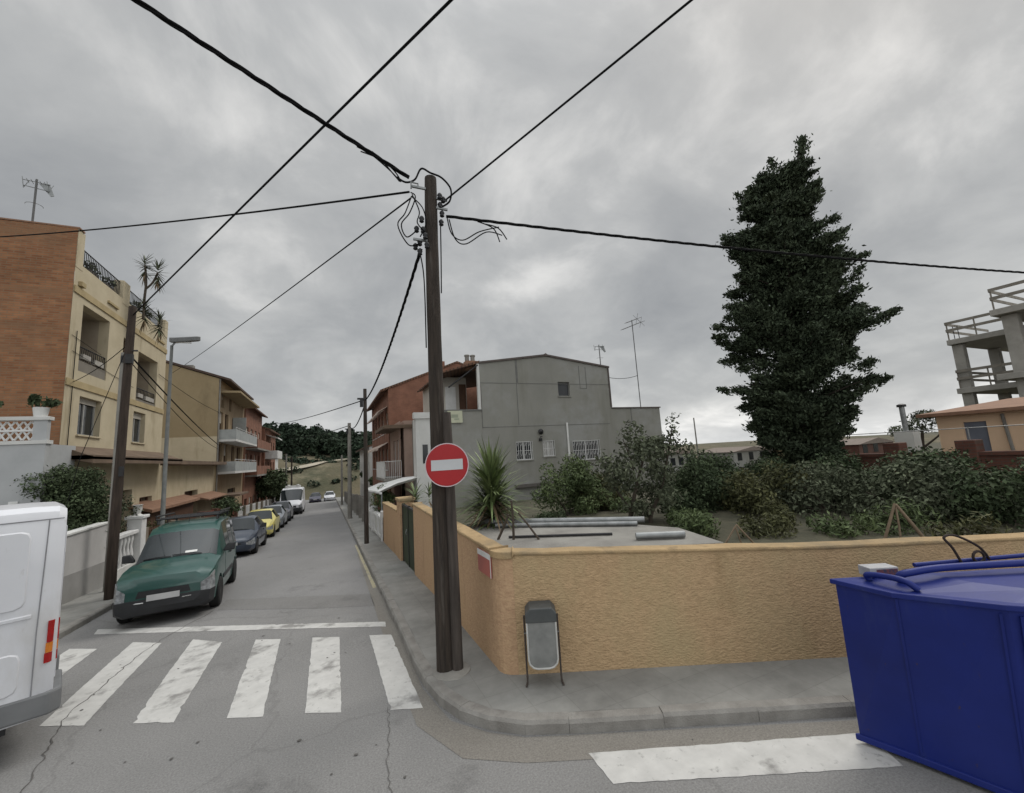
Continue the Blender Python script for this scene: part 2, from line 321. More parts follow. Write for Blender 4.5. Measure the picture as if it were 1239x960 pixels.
def kerb(name, path, zt=.125, wd=.15, side=1, seed=1):
    rnd = random.Random(seed); b = MB(); P = [Vector((x, y, 0)) for x, y in path]
    segs = []
    for a, c in zip(P, P[1:]):
        L = (c-a).length; n = max(1, round(L/.95))
        for i in range(n): segs.append((a.lerp(c, i/n), a.lerp(c, (i+1)/n)))
    for a, c in segs:
        t = (c-a).normalized(); nrm = Vector((-t.y, t.x, 0))*side; a = a+t*.002; c = c-t*.002
        dz = rnd.uniform(-.006, .004); dn = rnd.uniform(-.006, .006)
        za, zc_ = zg(a.y), zg(c.y); V = []
        for p, z in ((a, za), (c, zc_)):
            for (o, h) in ((dn, -.1), (dn+.008, zt-.03+dz), (dn+.03, zt+dz), (wd, zt+dz), (wd, -.1)):
                q = p+nrm*o; V.append((q.x, q.y, z+h))
        b.add(V, [(0,1,6,5),(1,2,7,6),(2,3,8,7),(3,4,9,8),(0,4,3,2,1),(5,6,7,8,9)])
    return struct(b.build(name, KERB))
kr = [(1.05,80),(1.05,6.2),(1.08,5.6),(1.15,5.15),(1.28,4.78),(1.5,4.46),(1.8,4.2),(2.2,4.0),(4.8,2.83),(36,-11.6)]
kerb('kerb', kr, side=1, seed=1)
sheet('pavement', [(1.19,80),(1.19,6.2),(1.22,5.63),(1.28,5.22),(1.4,4.88),(1.6,4.58),(1.87,4.33),(2.26,4.13),(4.86,2.96),(36,-11.47),(36,-9),(5.9,5),(2.6,6.4),(2.6,80)], .121, PAVE)
kl = [(-4.65,80),(-4.65,10.4),(-4.72,9.9),(-4.95,9.5),(-5.4,9.3),(-6,9.5),(-30,20.6)]
kerb('kerb', kl, side=-1, seed=2)
sheet('pavement', [(-4.79,80),(-4.79,10.42),(-4.85,9.98),(-5.04,9.63),(-5.42,9.44),(-5.95,9.64),(-29.9,20.75),(-29.9,23),(-6.5,12),(-6.5,80)], .119, PAVE)
prnd = random.Random(12)
def paint(name, poly, mt=PAINT, dz=.004):
    if mt in (PAINT, YPAINT):      # chipped, slightly wandering edges
        q = []
        for (x0, y0), (x1, y1) in zip(poly, poly[1:]+poly[:1]):
            L = math.hypot(x1-x0, y1-y0); n = max(1, int(L/.07)); nx, ny = -(y1-y0)/L, (x1-x0)/L
            for i in range(n):
                j = prnd.uniform(-.005, .005)+(prnd.uniform(0, .03) if prnd.random() < .05 else 0) if i else 0
                q.append((x0+(x1-x0)*i/n+nx*j, y0+(y1-y0)*i/n+ny*j))
        poly = q
    return sheet(name, poly, dz, mt)
for i, q in enumerate([[(.64,5.34),(.98,5.19),(.93,7.5),(.61,7.68)], [(-.25,5.78),(.13,5.58),(.16,7.9),(-.25,8.15)], [(-1.07,6.14),(-.69,5.96),(-.74,8.42),(-1.13,8.66)],
    [(-2.06,6.6),(-1.62,6.37),(-1.65,8.9),(-2.17,9.4)], [(-3.08,7.12),(-2.58,6.85),(-2.65,9.55),(-3.17,9.95)], [(-4.1,7.7),(-3.6,7.45),(-3.65,9.95),(-4.15,10.3)]]):
    paint('crosswalk_stripe', q)
paint('stop_line', [(-4.12,11.05),(.9,7.92),(.92,8.17),(-4.2,11.42)])
paint('crosswalk_stripe', [(2.19,3.29),(4.42,2.29),(4.62,2.66),(2.21,3.69)])
paint('crosswalk_stripe', [(2.3,2.45),(4.42,1.47),(4.6,1.86),(2.3,2.88)])
paint('kerb_line', [(.95,10.8),(1.03,10.8),(1.03,18.5),(.95,18.5)], YPAINT)
# darker gutter strip and an asphalt repair on the carriageway
paint('road_patch', [(1.06,16),(1.06,5.6),(1.2,4.8),(1.5,4.42),(1.8,4.17),(4.75,2.8),(4.62,2.5),(1.65,3.86),(1.15,4.2),(.86,4.9),(.8,6.2),(.9,16)], asphalt('gutter', (.21,.198,.178), (.17,.158,.14), crack=False), .003)
paint('road_patch', [(-.2,9.9),(.85,9.3),(.85,10.3),(-2.2,12.2),(-2.2,11.3)], asphalt('repair', (.192,.188,.183), (.168,.165,.16), crack=False), .003)
def cracks():
    b = MB(); rnd = random.Random(5)
    def crk(pts, wd):
        P = arc([(x, y, 0) for x, y in pts], 9); V = []; F = []
        for i, p in enumerate(P):
            t = (P[min(i+1,len(P)-1)]-P[max(i-1,0)]).normalized(); n = Vector((-t.y, t.x, 0)); j = rnd.uniform(-.022,.022); ww = wd*rnd.uniform(.4,1.3)
            for s in (-1, 1): q = p+n*(j+s*ww); V.append((q.x, q.y, zg(q.y)+.0075))
        for i in range(len(P)-1): F.append((2*i, 2*i+1, 2*i+3, 2*i+2))
        b.add(V, F)
    crk([(-2.5,5.2),(-2.62,6.0),(-2.75,6.6),(-2.88,7.2),(-2.84,8.2),(-2.8,9.2),(-2.6,10.2),(-2.25,11.3)], .006)
    crk([(.62,5.4),(.58,5.0),(.5,4.4),(.46,3.9),(.4,3.2)], .003)
    rnd2 = random.Random(31)
    for _ in range(60):
        x, y = rnd2.uniform(-3, 4), rnd2.uniform(2.6, 9); r = rnd2.uniform(.006, .022); n = 7
        if y < 5.4-.46*(x-1) and x > .8 and y > 4.1-.46*(x-1.8): continue
        b.add([(x+r*math.cos(k*6.283/n)*rnd2.uniform(.6,1.3), y+r*math.sin(k*6.283/n)*rnd2.uniform(.6,1.3), zg(y)+.0078) for k in range(n)], [tuple(range(n))])
    return struct(b.build('road_cracks', mat('crack_dark', (.105,.10,.094), .95)))
cracks()

# raised garden behind the corner wall
def garden():
    b = MB(); rnd = random.Random(3); nx, ny = 44, 34; P = []; F = []
    def wl(x): return 5.2+(x-2.1)*UY/UX
    for j in range(ny+1):
        for i in range(nx+1):
            x = 2.12+ (i/nx)**1.3*38; y0 = wl(x)+.12; y = y0+(22-y0)*(j/ny)**1.2
            z = 1.17-max(0, y-7.5)*.062+rnd.uniform(-.04,.04)*(1 if 0 < j else 0)
            P.append((x, y, z))
    n = nx+1; F = [(j*n+i, j*n+i+1, (j+1)*n+i+1, (j+1)*n+i) for j in range(ny) for i in range(nx)]
    return struct(b.add(P, F).build('garden_soil', SOIL, smooth=60))
garden()
# hill at the end of the street
HX = lambda x: max(.3, 1-.0105*(x+14)) if x > -14 else 1+.004*(-14-x)
def hz(x, y):
    pr = [(86,-3.26),(89,-3.0),(96,1.2),(104,4.2),(112,5.3),(124,6.6),(138,9.0),(160,12.2),(190,13.5),(260,12),(420,8)]
    if y <= 86: return -3.26
    for (a, za), (c, zc_) in zip(pr, pr[1:]):
        if y <= c:
            z = za+(zc_-za)*(y-a)/(c-a); return -3.26+(z+3.26)*HX(x)
    return 0
def hill():
    b = MB(); rnd = random.Random(8); xs = [-260,-200,-150,-110]+list(range(-90,91,6))+[120,160,220,300]; ys = [86,87.5,89,91,93.5,96,98.5,101,104,108,112,118,124,131,138,149,160,175,190,225,260,340,420]
    P = []
    for y in ys:
        for x in xs: P.append((x, y, hz(x, y)+(rnd.uniform(-.35,.35) if y > 90 else 0)))
    n = len(xs); F = [(j*n+i, j*n+i+1, (j+1)*n+i+1, (j+1)*n+i) for j in range(len(ys)-1) for i in range(n-1)]
    struct(b.add(P, F).build('hillside', GRASS, smooth=60))
    t = MB(); pts = [(-30,96.2),(-18,97.0),(-10,98.5),(-4,101.5),(0,105.5),(3,110),(8,113),(30,115)]; L = arc([(x, y, 0) for x, y in pts], 5); V = []
    for p in L:
        for dy in (-.9, .9): V.append((p.x, p.y+dy, hz(p.x, p.y+dy)+.45))
    t.add(V, [(2*i, 2*i+1, 2*i+3, 2*i+2) for i in range(len(L)-1)]); struct(t.build('hill_track', DIRT))
hill()

# ================================================================== FOLIAGE
def leaf_arrays(clumps, n_per, la, lb, rnd, up=.3, shell=.6):
    V = []; F = []
    for (cx_, cy_, cz_, rx, ry, rz_) in clumps:
        n = n_per if isinstance(n_per, int) else int(n_per*rx*ry*rz_)
        d = rnd.normal(size=(n, 3)); d /= np.linalg.norm(d, axis=1)[:, None]
        rad = rnd.random(n)**(1/3*(1-shell)+.12*shell)
        jit = 1+rnd.normal(size=n)*.13
        p = d*(rad*jit)[:, None]*np.array([rx, ry, rz_])+np.array([cx_, cy_, cz_])
        nn = d+rnd.normal(size=(n, 3))*.75+np.array([0, 0, up]); nn /= np.linalg.norm(nn, axis=1)[:, None]
        a = np.cross(nn, rnd.normal(size=(n, 3))); a /= np.linalg.norm(a, axis=1)[:, None]+1e-9
        bb = np.cross(nn, a); s = (.6+.8*rnd.random(n))[:, None]
        o = len(V)
        q = np.stack([p-a*la*s, p-bb*lb*s+nn*lb*.3*s, p+a*la*s, p+bb*lb*s+nn*lb*.3*s], 1).reshape(-1, 3)
        V += q.tolist(); F += [(o+4*i, o+4*i+1, o+4*i+2, o+4*i+3) for i in range(n)]
    return V, F
def limb_mb(paths, n=7):
    b = MB()
    for pts, r0, r1 in paths:
        P = arc(pts, 4); b.tube(P, [r0+(r1-r0)*i/(len(P)-1) for i in range(len(P))], n)
    return b
def plant(name, label, cat, loc, clumps, n_per, la, lb, leaf, trunks, seed, group=None, up=.3, shell=.6, part='crown', trunk='trunk'):
    t = thing(name, label, cat, loc, 0, group)
    V, F = leaf_arrays(clumps, n_per, la, lb, np.random.default_rng(seed), up, shell)
    MB().add(V, F).build(part, leaf, t)
    if trunks: limb_mb(trunks).build(trunk, BARK, t, smooth=60)
    return t
def blobs(rnd, n, cx_, cy_, cz_, rx, ry, rz_, r0, r1):
    o = []
    for _ in range(n):
        th = rnd.uniform(0, 2*math.pi); ph = math.acos(rnd.uniform(-1, 1)); k = rnd.uniform(.35, 1)**.6
        r = rnd.uniform(r0, r1)
        o.append((cx_+rx*k*math.sin(ph)*math.cos(th), cy_+ry*k*math.sin(ph)*math.sin(th), cz_+rz_*k*math.cos(ph), r, r, r*.8))
    return o
def shrub(name, label, cat, loc, rx, ry, z0, z1, seed, leaf, n=30, r=(.24,.44), dens=2600, la=.043, lb=.021, group=None, stems=4, up=.3):
    rnd = random.Random(seed); cz_ = (z0+z1)/2
    cl = blobs(rnd, n, 0, 0, cz_, rx*.85, ry*.85, (z1-z0)/2*.95, *r)+[(rnd.uniform(-.5,.5)*rx, rnd.uniform(-.5,.5)*ry, z1-rnd.uniform(.12,.4), r[0], r[0], r[0]*.8) for _ in range(5)]
    tr = []
    for i in range(stems):
        c = cl[rnd.randrange(len(cl))]; bx = rnd.uniform(-.15,.15)*rx; by = rnd.uniform(-.15,.15)*ry
        tr.append(([(bx, by, -.05), (bx*.6+c[0]*.3, by*.6+c[1]*.3, c[2]*.45), (c[0], c[1], c[2])], .035, .012))
    return plant(name, label, cat, loc, cl, float(dens)*3.2, la, lb, leaf, tr, seed, group, up, part='foliage', trunk='stem')

def cypress():
    X0, Y0, B = 14.3, 9.0, 1.05
    d = Vector((X0, Y0, 0)).normalized(); rt = Vector((d.y, -d.x, 0))
    Lf = [(1.6,-.3),(2.1,-.8),(2.6,-1.3),(4.1,-1.7),(4.7,-2.0),(5.6,-1.7),(6.3,-1.8),(6.9,-1.75),(7.7,-1.27),(9,-1.31),(10,-1.14),(10.7,-.42),(11.7,-.5),(12.1,.0),(12.5,.7),(12.9,1.3),(13.2,1.5)]
    Rt = [(1.6,.3),(2.0,.75),(2.6,1.4),(3.4,1.9),(3.7,2.4),(4.45,2.75),(5.9,2.6),(6.6,2.7),(7.4,2.45),(8.3,2.45),(9,2.3),(10,2.0),(10.7,1.8),(12,1.7),(12.7,1.68),(13.2,1.65)]
    def itp(T, h):
        for (a, x), (b_, y) in zip(T, T[1:]):
            if h <= b_: return x+(y-x)*(h-a)/(b_-a)
        return T[-1][1]
    t = thing('cypress_tree', 'tall dark cypress tree standing above the shrubs behind the ochre wall', 'tree', (X0, Y0, B))
    rnd = np.random.default_rng(4); V = []; F = []
    def spray(c, outd, L, nl, ra=.3):
        o = len(V)
        outd = np.array(outd); outd = outd/np.linalg.norm(outd)
        s = rnd.random(nl)**.8
        p = np.array(c)[None]+outd[None]*(s*L)[:, None]+rnd.normal(size=(nl, 3))*(ra*(1.05-.75*s))[:, None]*np.array([1, 1, .62])
        a = outd[None]*.8+rnd.normal(size=(nl, 3))*.75+np.array([0, 0, .35]); a /= np.linalg.norm(a, axis=1)[:, None]
        bb = np.cross(a, rnd.normal(size=(nl, 3))); bb /= np.linalg.norm(bb, axis=1)[:, None]
        k = (.7+.7*rnd.random(nl))[:, None]
        q = np.stack([p-a*.05*k, p-bb*.026*k, p+a*.07*k, p+bb*.026*k], 1).reshape(-1, 3)
        V.extend(q.tolist()); F.extend([(o+4*i, o+4*i+1, o+4*i+2, o+4*i+3) for i in range(nl)])
    branches = []
    for i in range(185):
        h = 2.25+(rnd.random()**1.1)*9.75; th = rnd.random()*2*math.pi
        l, r_ = itp(Lf, h), itp(Rt, h); mid = (l+r_)/2; hw = (r_-l)/2
        R1 = hw*min(1.0, .58+.44*rnd.random()**.5+.04*rnd.normal())
        o_ = rt*math.cos(th)+d*math.sin(th)*.92; ax = rt*mid; ns = 3+int(4*rnd.random())
        for k in range(ns):
            f = .38+.62*(k+rnd.random()*.6)/ns; j = rnd.normal(size=3)*.2
            c = ax+o_*R1*f+Vector((j[0], j[1], 0)); hh = h+.28*(f-.7)+j[2]*.8
            od = (o_.x+j[0]*1.5, o_.y+j[1]*1.5, .15+.45*rnd.random()); L = .32+.34*rnd.random(); st = c-o_*L*.6
            spray((st.x, st.y, hh-B-.1), od, L, 310, .13+.10*rnd.random())
        branches.append(([(ax.x*.6, ax.y*.6, max(.6, h-B-.7)), ((ax.x+st.x)/2, (ax.y+st.y)/2, h-B-.35), (st.x, st.y, h-B-.1)], .045, .012))
    for i in range(150):      # inner foliage around the trunk
        h = 2.6+rnd.random()*8.8; th = rnd.random()*2*math.pi; mid = (itp(Lf, h)+itp(Rt, h))/2; hw = (itp(Rt, h)-itp(Lf, h))/2
        c = rt*mid+(rt*math.cos(th)+d*math.sin(th))*hw*.45*rnd.random(); spray((c.x, c.y, h-B), (math.cos(th), math.sin(th), .4), .5, 120, .3)
    for (u, h, ou, oz, L) in [(2.5,6.15,1,.45,.75),(2.1,7.6,.75,.85,.65),(2.2,4.3,1,.3,.5),(-.2,11.4,-.5,.7,.7),(.3,11.7,-.2,1,.6),(1.25,11.5,.25,1,.9),(1.42,12.0,.12,1,.7),(1.53,12.45,.08,1,.55),(1.56,12.75,.06,1,.4),(-1.4,6.3,-1,.3,.5),(-1.5,4.5,-1,.4,.6),(.7,12.2,-.2,1,.6),(2.5,6.3,1,.3,.7),(1.9,9.2,1,.6,.5),(-.8,10.0,-1,.4,.5)]:
        p = rt*u; o_ = rt*ou
        spray((p.x, p.y, h-B), (o_.x, o_.y, oz), L, 260, .15)
    MB().add(V, F).build('crown', CYPR, t)
    tr = [([(0,0,-.2),(.02,.02,.6),(rt.x*.2, rt.y*.2, 3),(rt.x*.4, rt.y*.4, 6),(rt.x*.9, rt.y*.9, 9),(rt.x*1.5, rt.y*1.5, 11.8)], .34, .04)]+branches
    limb_mb(tr).build('trunk', mat('cypress_bark', (.06,.048,.038), .9, (.035,.028,.023), 4., bump=.7, bscale=22, stretch=(3,3,.7)), t, smooth=60)
cypress()

def blade_plant(name, label, cat, loc, heads, n, L, wd, seed, stems, leaf=YUCM, droop=.5, dead=True, rise=(-.25, 1.0)):
    t = thing(name, label, cat, loc); rnd = random.Random(seed)
    for (hx, hy, hz_, sc_) in heads:
        b = MB(); dd = MB()
        for i in range(n):
            e_ = rnd.uniform(*rise); a = rnd.uniform(0, 2*math.pi); ln = L*sc_*rnd.uniform(.7, 1.08); w0 = wd*sc_
            o = Vector((math.cos(a)*math.cos(e_), math.sin(a)*math.cos(e_), math.sin(e_))); s_ = Vector((-math.sin(a), math.cos(a), 0))
            base = Vector((hx, hy, hz_+(e_-.3)*.28*sc_)); P = []
            for k in range(4):
                f = k/3; p = base+o*ln*f-Vector((0,0,droop*ln*.35*f*f)); ww = w0*(1, .9, .62, .03)[k]
                P += [p-s_*ww, p+s_*ww]
            (dd if (dead and e_ < rise[0]+.28) else b).add(P, [(0,1,3,2),(2,3,5,4),(4,5,7,6)])
        b.build('leaf_rosette', leaf, t)
        if dd.v: dd.build('dead_leaves', DEADL, t)
    limb_mb(stems).build('trunk', BARK, t, smooth=60)
    return t
blade_plant('yucca_plant', 'spiky green yucca right of the no entry sign, behind the salmon wall', 'plant', (3.0,8.0,1.12), [(0,0,.98,1),(.04,.02,.7,1),(0,.02,.42,.95)], 210, 1.0, .03, 3, [([(0,0,-.1),(0,0,.5),(0,0,1.2)], .09, .06)], rise=(-.5,1.45))
blade_plant('agave_plant', 'low spiky plant spilling over the gate pier left of the big pole', 'plant', (2.6,13.0,1.1), [(-.2,0,.45,1),(.25,.1,.5,.8)], 45, .75, .02, 6, [([(0,0,-.1),(-.1,0,.2),(-.2,0,.45)], .06, .04)], rise=(-.3,1.3), droop=.9)
blade_plant('dracaena_plant', 'bare-stemmed spiky dracaena rising from the roof terrace of the cream building', 'plant', (-7.0,21.0,9.5),
    [(-.05,0,2.05,1),(.42,-.1,1.75,1),(0,.1,.1,1.1),(.35,.6,-.25,1.0)], 60, .5, .024, 9, [([(0,0,-.3),(0,0,.6),(.02,0,1.3),(-.05,0,2.05)], .05, .04),([(.01,0,1.0),(.25,-.05,1.3),(.42,-.1,1.75)], .04,.035)], leaf=LEAFG, rise=(-1.35,1.2), droop=.3)
sg = 'shrubs behind the ochre wall'
shrub('shrub', 'bright green loose shrub in front of the grey house wall', 'shrub', (6.45,10.6,.75), 1.1, .9, -.3, 1.75, 11, LEAF, n=30, dens=2400, la=.05, lb=.02, group=sg, stems=6)
shrub('shrub', 'dark broad shrub between the fruit tree and the cypress', 'shrub', (9.9,8.6,.9), 1.1, 1.0, -.1, 1.65, 12, LEAFD, n=30, dens=1500, group=sg)
shrub('shrub', 'blurred olive shrub in front of the cypress trunk', 'shrub', (9.0,6.6,1.05), 1.0, .9, -.3, 1.2, 13, LEAFO, n=28, dens=1500, group=sg)
shrub('shrub', 'grey-green shrub directly right of the cypress trunk, over the wall', 'shrub', (9.7,5.6,1.05), .95, .9, -.2, 1.22, 14, LEAFG, n=30, dens=1500, group=sg)
shrub('shrub', 'grey-green shrub behind the tripod of wooden stakes', 'shrub', (10.0,4.3,1.05), 1.0, .9, -.2, 1.17, 15, LEAFG, n=30, dens=1500, group=sg)
shrub('shrub', 'dark shrub right of the tripod of stakes below the peach house', 'shrub', (10.3,3.05,1.05), .9, .9, -.2, 1.1, 16, LEAFD, n=30, dens=1500, group=sg)
shrub('shrub', 'dark shrub at the right edge above the blue container', 'shrub', (10.6,1.9,1.05), .9, .9, -.2, 1.1, 17, LEAFD, n=30, dens=1500, group=sg)
shrub('weed_clump', 'low yellowish weeds by the fruit tree behind the wall', 'plant', (6.1,5.7,1.1), .6, .5, -.05, .45, 18, LEAF, n=18, r=(.12,.22), dens=5000, la=.05, lb=.014, stems=2, group=sg)
shrub('weed_clump', 'low dry weeds in front of the olive shrub behind the wall', 'plant', (7.0,5.0,1.1), .6, .5, -.05, .42, 19, LEAFO, n=18, r=(.12,.22), dens=5000, la=.05, lb=.014, stems=2, group=sg)
shrub('weed_clump', 'low green weeds below the grey-green shrub left of the stakes', 'plant', (7.7,4.3,1.1), .5, .4, -.05, .42, 20, LEAF, n=14, r=(.12,.2), dens=5000, la=.05, lb=.014, stems=2, group=sg)
wr_ = random.Random(99)
for i, (x, y, lab) in enumerate([(8.6,3.9,'tuft of grass weeds directly left of the tripod of stakes'),(8.5,2.9,'tuft of grass weeds directly right of the tripod of stakes'),(9.2,2.2,'tuft of grass weeds behind the container hook ring'),(6.6,6.6,'tall weeds behind the yellowish weeds by the fruit tree'),(7.9,5.6,'tall weeds at the foot of the olive shrub'),(4.9,9.2,'dark weeds between the yucca and the bright green shrub'),(7.6,9.6,'weeds between the bright green shrub and the dark broad shrub')]):
    shrub('weed_clump', lab, 'plant', (x, y, 1.05-max(0, y-7.5)*.06), .55, .5, -.1, .4+.25*wr_.random(), 80+i, [LEAF, LEAFO, LEAFD][i % 3], n=16, r=(.12,.22), dens=5000, la=.05, lb=.013, stems=2, group=sg)
for i, (x, y, z, rx, ry, z1, lf, lab) in enumerate([(11.2,6.3,1.0,1.1,1.0,1.35,LEAFD,'dark shrub in the back row, right of the cypress trunk'),(11.6,4.6,1.0,1.1,1.0,1.3,LEAFD,'dark shrub in the back row under the brick wall pier'),(12.0,2.9,1.0,1.1,1.0,1.2,LEAFG,'grey-green shrub in the back row below the peach house'),(8.4,7.9,.9,.9,.9,1.5,LEAFD,'dark shrub right behind the fruit tree'),(12.2,8.6,.9,1.2,1.0,1.3,LEAFD,'dark shrub around the foot of the cypress'),(7.6,11.2,.75,1.0,.9,1.3,LEAFO,'olive shrub between the grey house and the fruit tree')]):
    shrub('shrub', lab, 'shrub', (x, y, z), rx, ry, -.2, z1, 110+i, lf, n=30, group=sg)
def fruit_tree():
    rnd = random.Random(21); cl = blobs(rnd, 60, .5, -.35, 1.3, .85, .65, .95, .14, .3)
    cl += [(.95,-.85,2.2,.16,.16,.22),(.9,-.8,1.95,.2,.2,.2),(1.05,-.9,2.42,.1,.1,.14),(1.15,-.95,1.7,.22,.22,.2),(-.2,.15,1.5,.25,.25,.25),(.2,-.1,2.0,.18,.18,.18)]
    tr = [([(.15,-.1,-.1),(.2,-.15,.4),(.35,-.25,1.0),(.5,-.4,1.6)], .07, .02), ([(.55,-.45,-.1),(.5,-.4,.3),(.75,-.6,1.0),(.95,-.85,2.2)], .06, .012), ([(.2,-.15,.45),(-.05,.05,1.0),(-.2,.15,1.5)], .03, .01), ([(.35,-.25,.9),(.3,-.2,1.5),(.2,-.1,2.0)], .025, .008)]
    plant('fruit_tree', 'small twisted tree with thin grey-green leaves right of the grey house', 'tree', (5.8,7.6,.98), cl, 7500., .048, .022, LEAFG, tr, 22, shell=.3)
fruit_tree()
shrub('garden_bush', 'large dark bush overhanging the white wall on the left', 'shrub', (-6.75,16.15,-.1), .8, 1.2, .4, 3.4, 31, LEAFD, n=60, r=(.28,.48), dens=2600, stems=6)
shrub('garden_bush', 'flowering bush beside the white pillar behind the brown pole', 'shrub', (-6.5,18.0,-.3), .6, .8, .9, 2.5, 32, LEAFG, n=26, r=(.2,.34), dens=1400, stems=5)
shrub('garden_bush', 'small green bush behind the brown railing by the garage', 'shrub', (-6.3,21.0,-.4), .5, .9, .2, 1.5, 33, LEAFO, n=20, r=(.2,.3), dens=1400)
shrub('street_tree', 'round dark green tree at the far end of the left terrace', 'tree', (-5.6,54,-2.0), 1.7, 2.6, 1.0, 4.6, 34, LEAFD, n=40, r=(.55,.9), dens=130, la=.13, lb=.08, stems=4)
shrub('hedge_bush', 'bush over the garden fence below the red brick balconies', 'shrub', (-5.7,31,-.95), .6, 2.0, .9, 2.1, 35, LEAFD, n=30, r=(.25,.42), dens=500, la=.08, lb=.045)
shrub('garden_bush', 'bush under the white awning on the right pavement wall', 'shrub', (2.5,21.5,-.5), .5, 1.2, .9, 2.0, 36, LEAF, n=24, r=(.2,.36), dens=900, la=.06, lb=.03)
plant('pine_tree', 'distant rounded pine behind the metal chimney', 'tree', (40,16.0,0), [(0,0,3.1,1.0,1.0,.7),(.9,-1.2,3.3,.8,.8,.55),(-.5,.9,2.7,.8,.8,.5),(.3,-.3,3.8,.7,.7,.4),(.5,-2.0,2.6,.7,.7,.5)], 260, .14, .05, LEAFG, [([(0,0,0),(.1,0,1.5),(.2,-.2,3.2)], .18, .06),([(.1,0,1.4),(.5,-1,2.4),(.9,-1.3,3.2)],.08,.03)], 41, shell=.3)
for (x, y, h, r_, s, lab) in [(-13.0,80,10.5,3.4,51,'tall dark tree behind the white house at the left end of the street'),(5.2,47,3.6,1.3,52,'dark green tree rising behind the white awning on the right'),(6.0,62,5.2,2.0,53,'dark tree at the right end of the street before the hill')]:
    rnd = random.Random(s); z = zg(y)
    plant('street_tree', lab, 'tree', (x, y, z), blobs(rnd, 26, 0, 0, h*.66, r_*.7, r_*.7, h*.26, r_*.3, r_*.45), 260, .2, .12, LEAFD, [([(0,0,-.2),(.1,0,h*.35),(0,.1,h*.7)], .2, .06)], s)
def forest():
    rnd = random.Random(77); V = []; F = []; g = np.random.default_rng(7); tr = MB()
    for i in range(900):
        x = rnd.uniform(-110, 90); y = rnd.choice([rnd.uniform(117,132), rnd.uniform(126,150), rnd.uniform(140,200), rnd.uniform(150,175)])
        h = rnd.uniform(3.2, 6.2); r = rnd.uniform(1.6, 2.8); z = hz(x, y)
        cl = [(x+rnd.uniform(-.5,.5)*r, y+rnd.uniform(-.5,.5)*r, z+h*rnd.uniform(.15,.95), r*rnd.uniform(.5,.8), r*.65, r*rnd.uniform(.4,.6)) for _ in range(4)]
        v, f = leaf_arrays(cl, 60, .5, .3, g, .5, .7); o = len(V); V += v; F += [tuple(k+o for k in q) for q in f]
        if i % 3 == 0:
            x2 = rnd.uniform(-60, 60); y2 = rnd.choice([rnd.uniform(103,118), rnd.uniform(110,118), rnd.uniform(90,112)]); q = rnd.uniform(.3,.9); v, f = leaf_arrays([(x2, y2, hz(x2, y2)+q*.3, q*1.8, q*1.3, q)], 60, .3, .2, g, .5, .7); o = len(V); V += v; F += [tuple(k+o for k in qq) for qq in f]
        tr.tube([(x, y, z-.3), (x, y, z+h*.7)], [.2, .1], 5)
    o = len(V); V += tr.v; F += [tuple(k+o for k in q) for q in tr.f]
    ob = MB().add(V, F).build('hill_forest', FOREST); tag(ob, 'dark wood covering the ridge of the hill', None, None, 'stuff')
forest()

# ================================================================== WALLS AT THE CORNER
def stucco_wall(plan_a, plan_b, n, th, z0f, z1f, name, label, mt, cat='wall', cap=.02, caph=.05, seed=0):
    """wall between two plan points, subdivided along its length so that the top edge can wander a little"""
    rnd = random.Random(seed); A, B = Vector((*plan_a, 0)), Vector((*plan_b, 0)); U = (B-A).normalized(); Nn = Vector((-U.y, U.x, 0))
    t = thing(name, label, cat, (A.x, A.y, zg(A.y)))
    def strip(o0, o1, zf0, zf1, jz, jn):
        V = []; F = []
        for i in range(n+1):
            p = A.lerp(B, i/n); s = i/n; jj = rnd.uniform(-jz, jz); j2 = rnd.uniform(-jn, jn)
            for (o, z) in ((o0+j2, zf0(s, p)), (o1, zf0(s, p)), (o1, zf1(s, p)+jj), (o0+j2, zf1(s, p)+jj)):
                q = p+Nn*o-A; V.append((q.x, q.y, z-zg(A.y)))
        for i in range(n):
            for k in range(4): F.append((4*i+k, 4*i+(k+1) % 4, 4*i+4+(k+1) % 4, 4*i+4+k))
        F += [(0,1,2,3), (4*n, 4*n+3, 4*n+2, 4*n+1)]
        return MB().add(V, F)
    strip(0, th, z0f, lambda s, p: z1f(s, p)-caph, 0, 0).build('wall_face', mt, t)
    strip(-cap, th+cap, lambda s, p: z1f(s, p)-caph-.002, z1f, .008, .006).build('coping', CAP, t, bevel=.02)
    return t, U, Nn
gw, gU, gN = stucco_wall((2.13,5.05), (24,-5.07), 60, .2, lambda s, p: -.2, lambda s, p: 1.57-.14*min(1, s*24/4)-.05*max(0, min(1, s*24/4-1)), 'garden_wall', 'ochre rough-stucco garden wall behind the litter bin and blue container', OCHRE, seed=1)
stucco_wall((1.95,10.9), (1.955,5.32), 24, .2, lambda s, p: zg(p.y)-.2, lambda s, p: 1.71-.13*s, 'garden_wall', 'salmon stucco wall along the side street behind the big pole', SALMON, seed=2)
def corner_piece():
    t = thing('wall_corner', 'rounded salmon stucco corner joining the two garden walls', 'wall', (2.1,5.2,0))
    pl_ = [(1.951,5.319),(1.958,5.24),(1.985,5.165),(2.04,5.10),(2.129,5.051),(2.212,5.232),(2.15,5.319)]
    MB().prism([(x-2.1, y-5.2, -.2) for x, y in pl_], (0,0,1.685)).build('wall_face', SALMON, t)
    pc = [(1.921,5.319),(1.93,5.22),(1.962,5.14),(2.02,5.075),(2.117,5.022),(2.23,5.25),(2.16,5.319)]
    MB().prism([(x-2.1, y-5.2, 1.484) for x, y in pc], (0,0,.09)).build('coping', CAP, t, bevel=.012)
corner_piece()
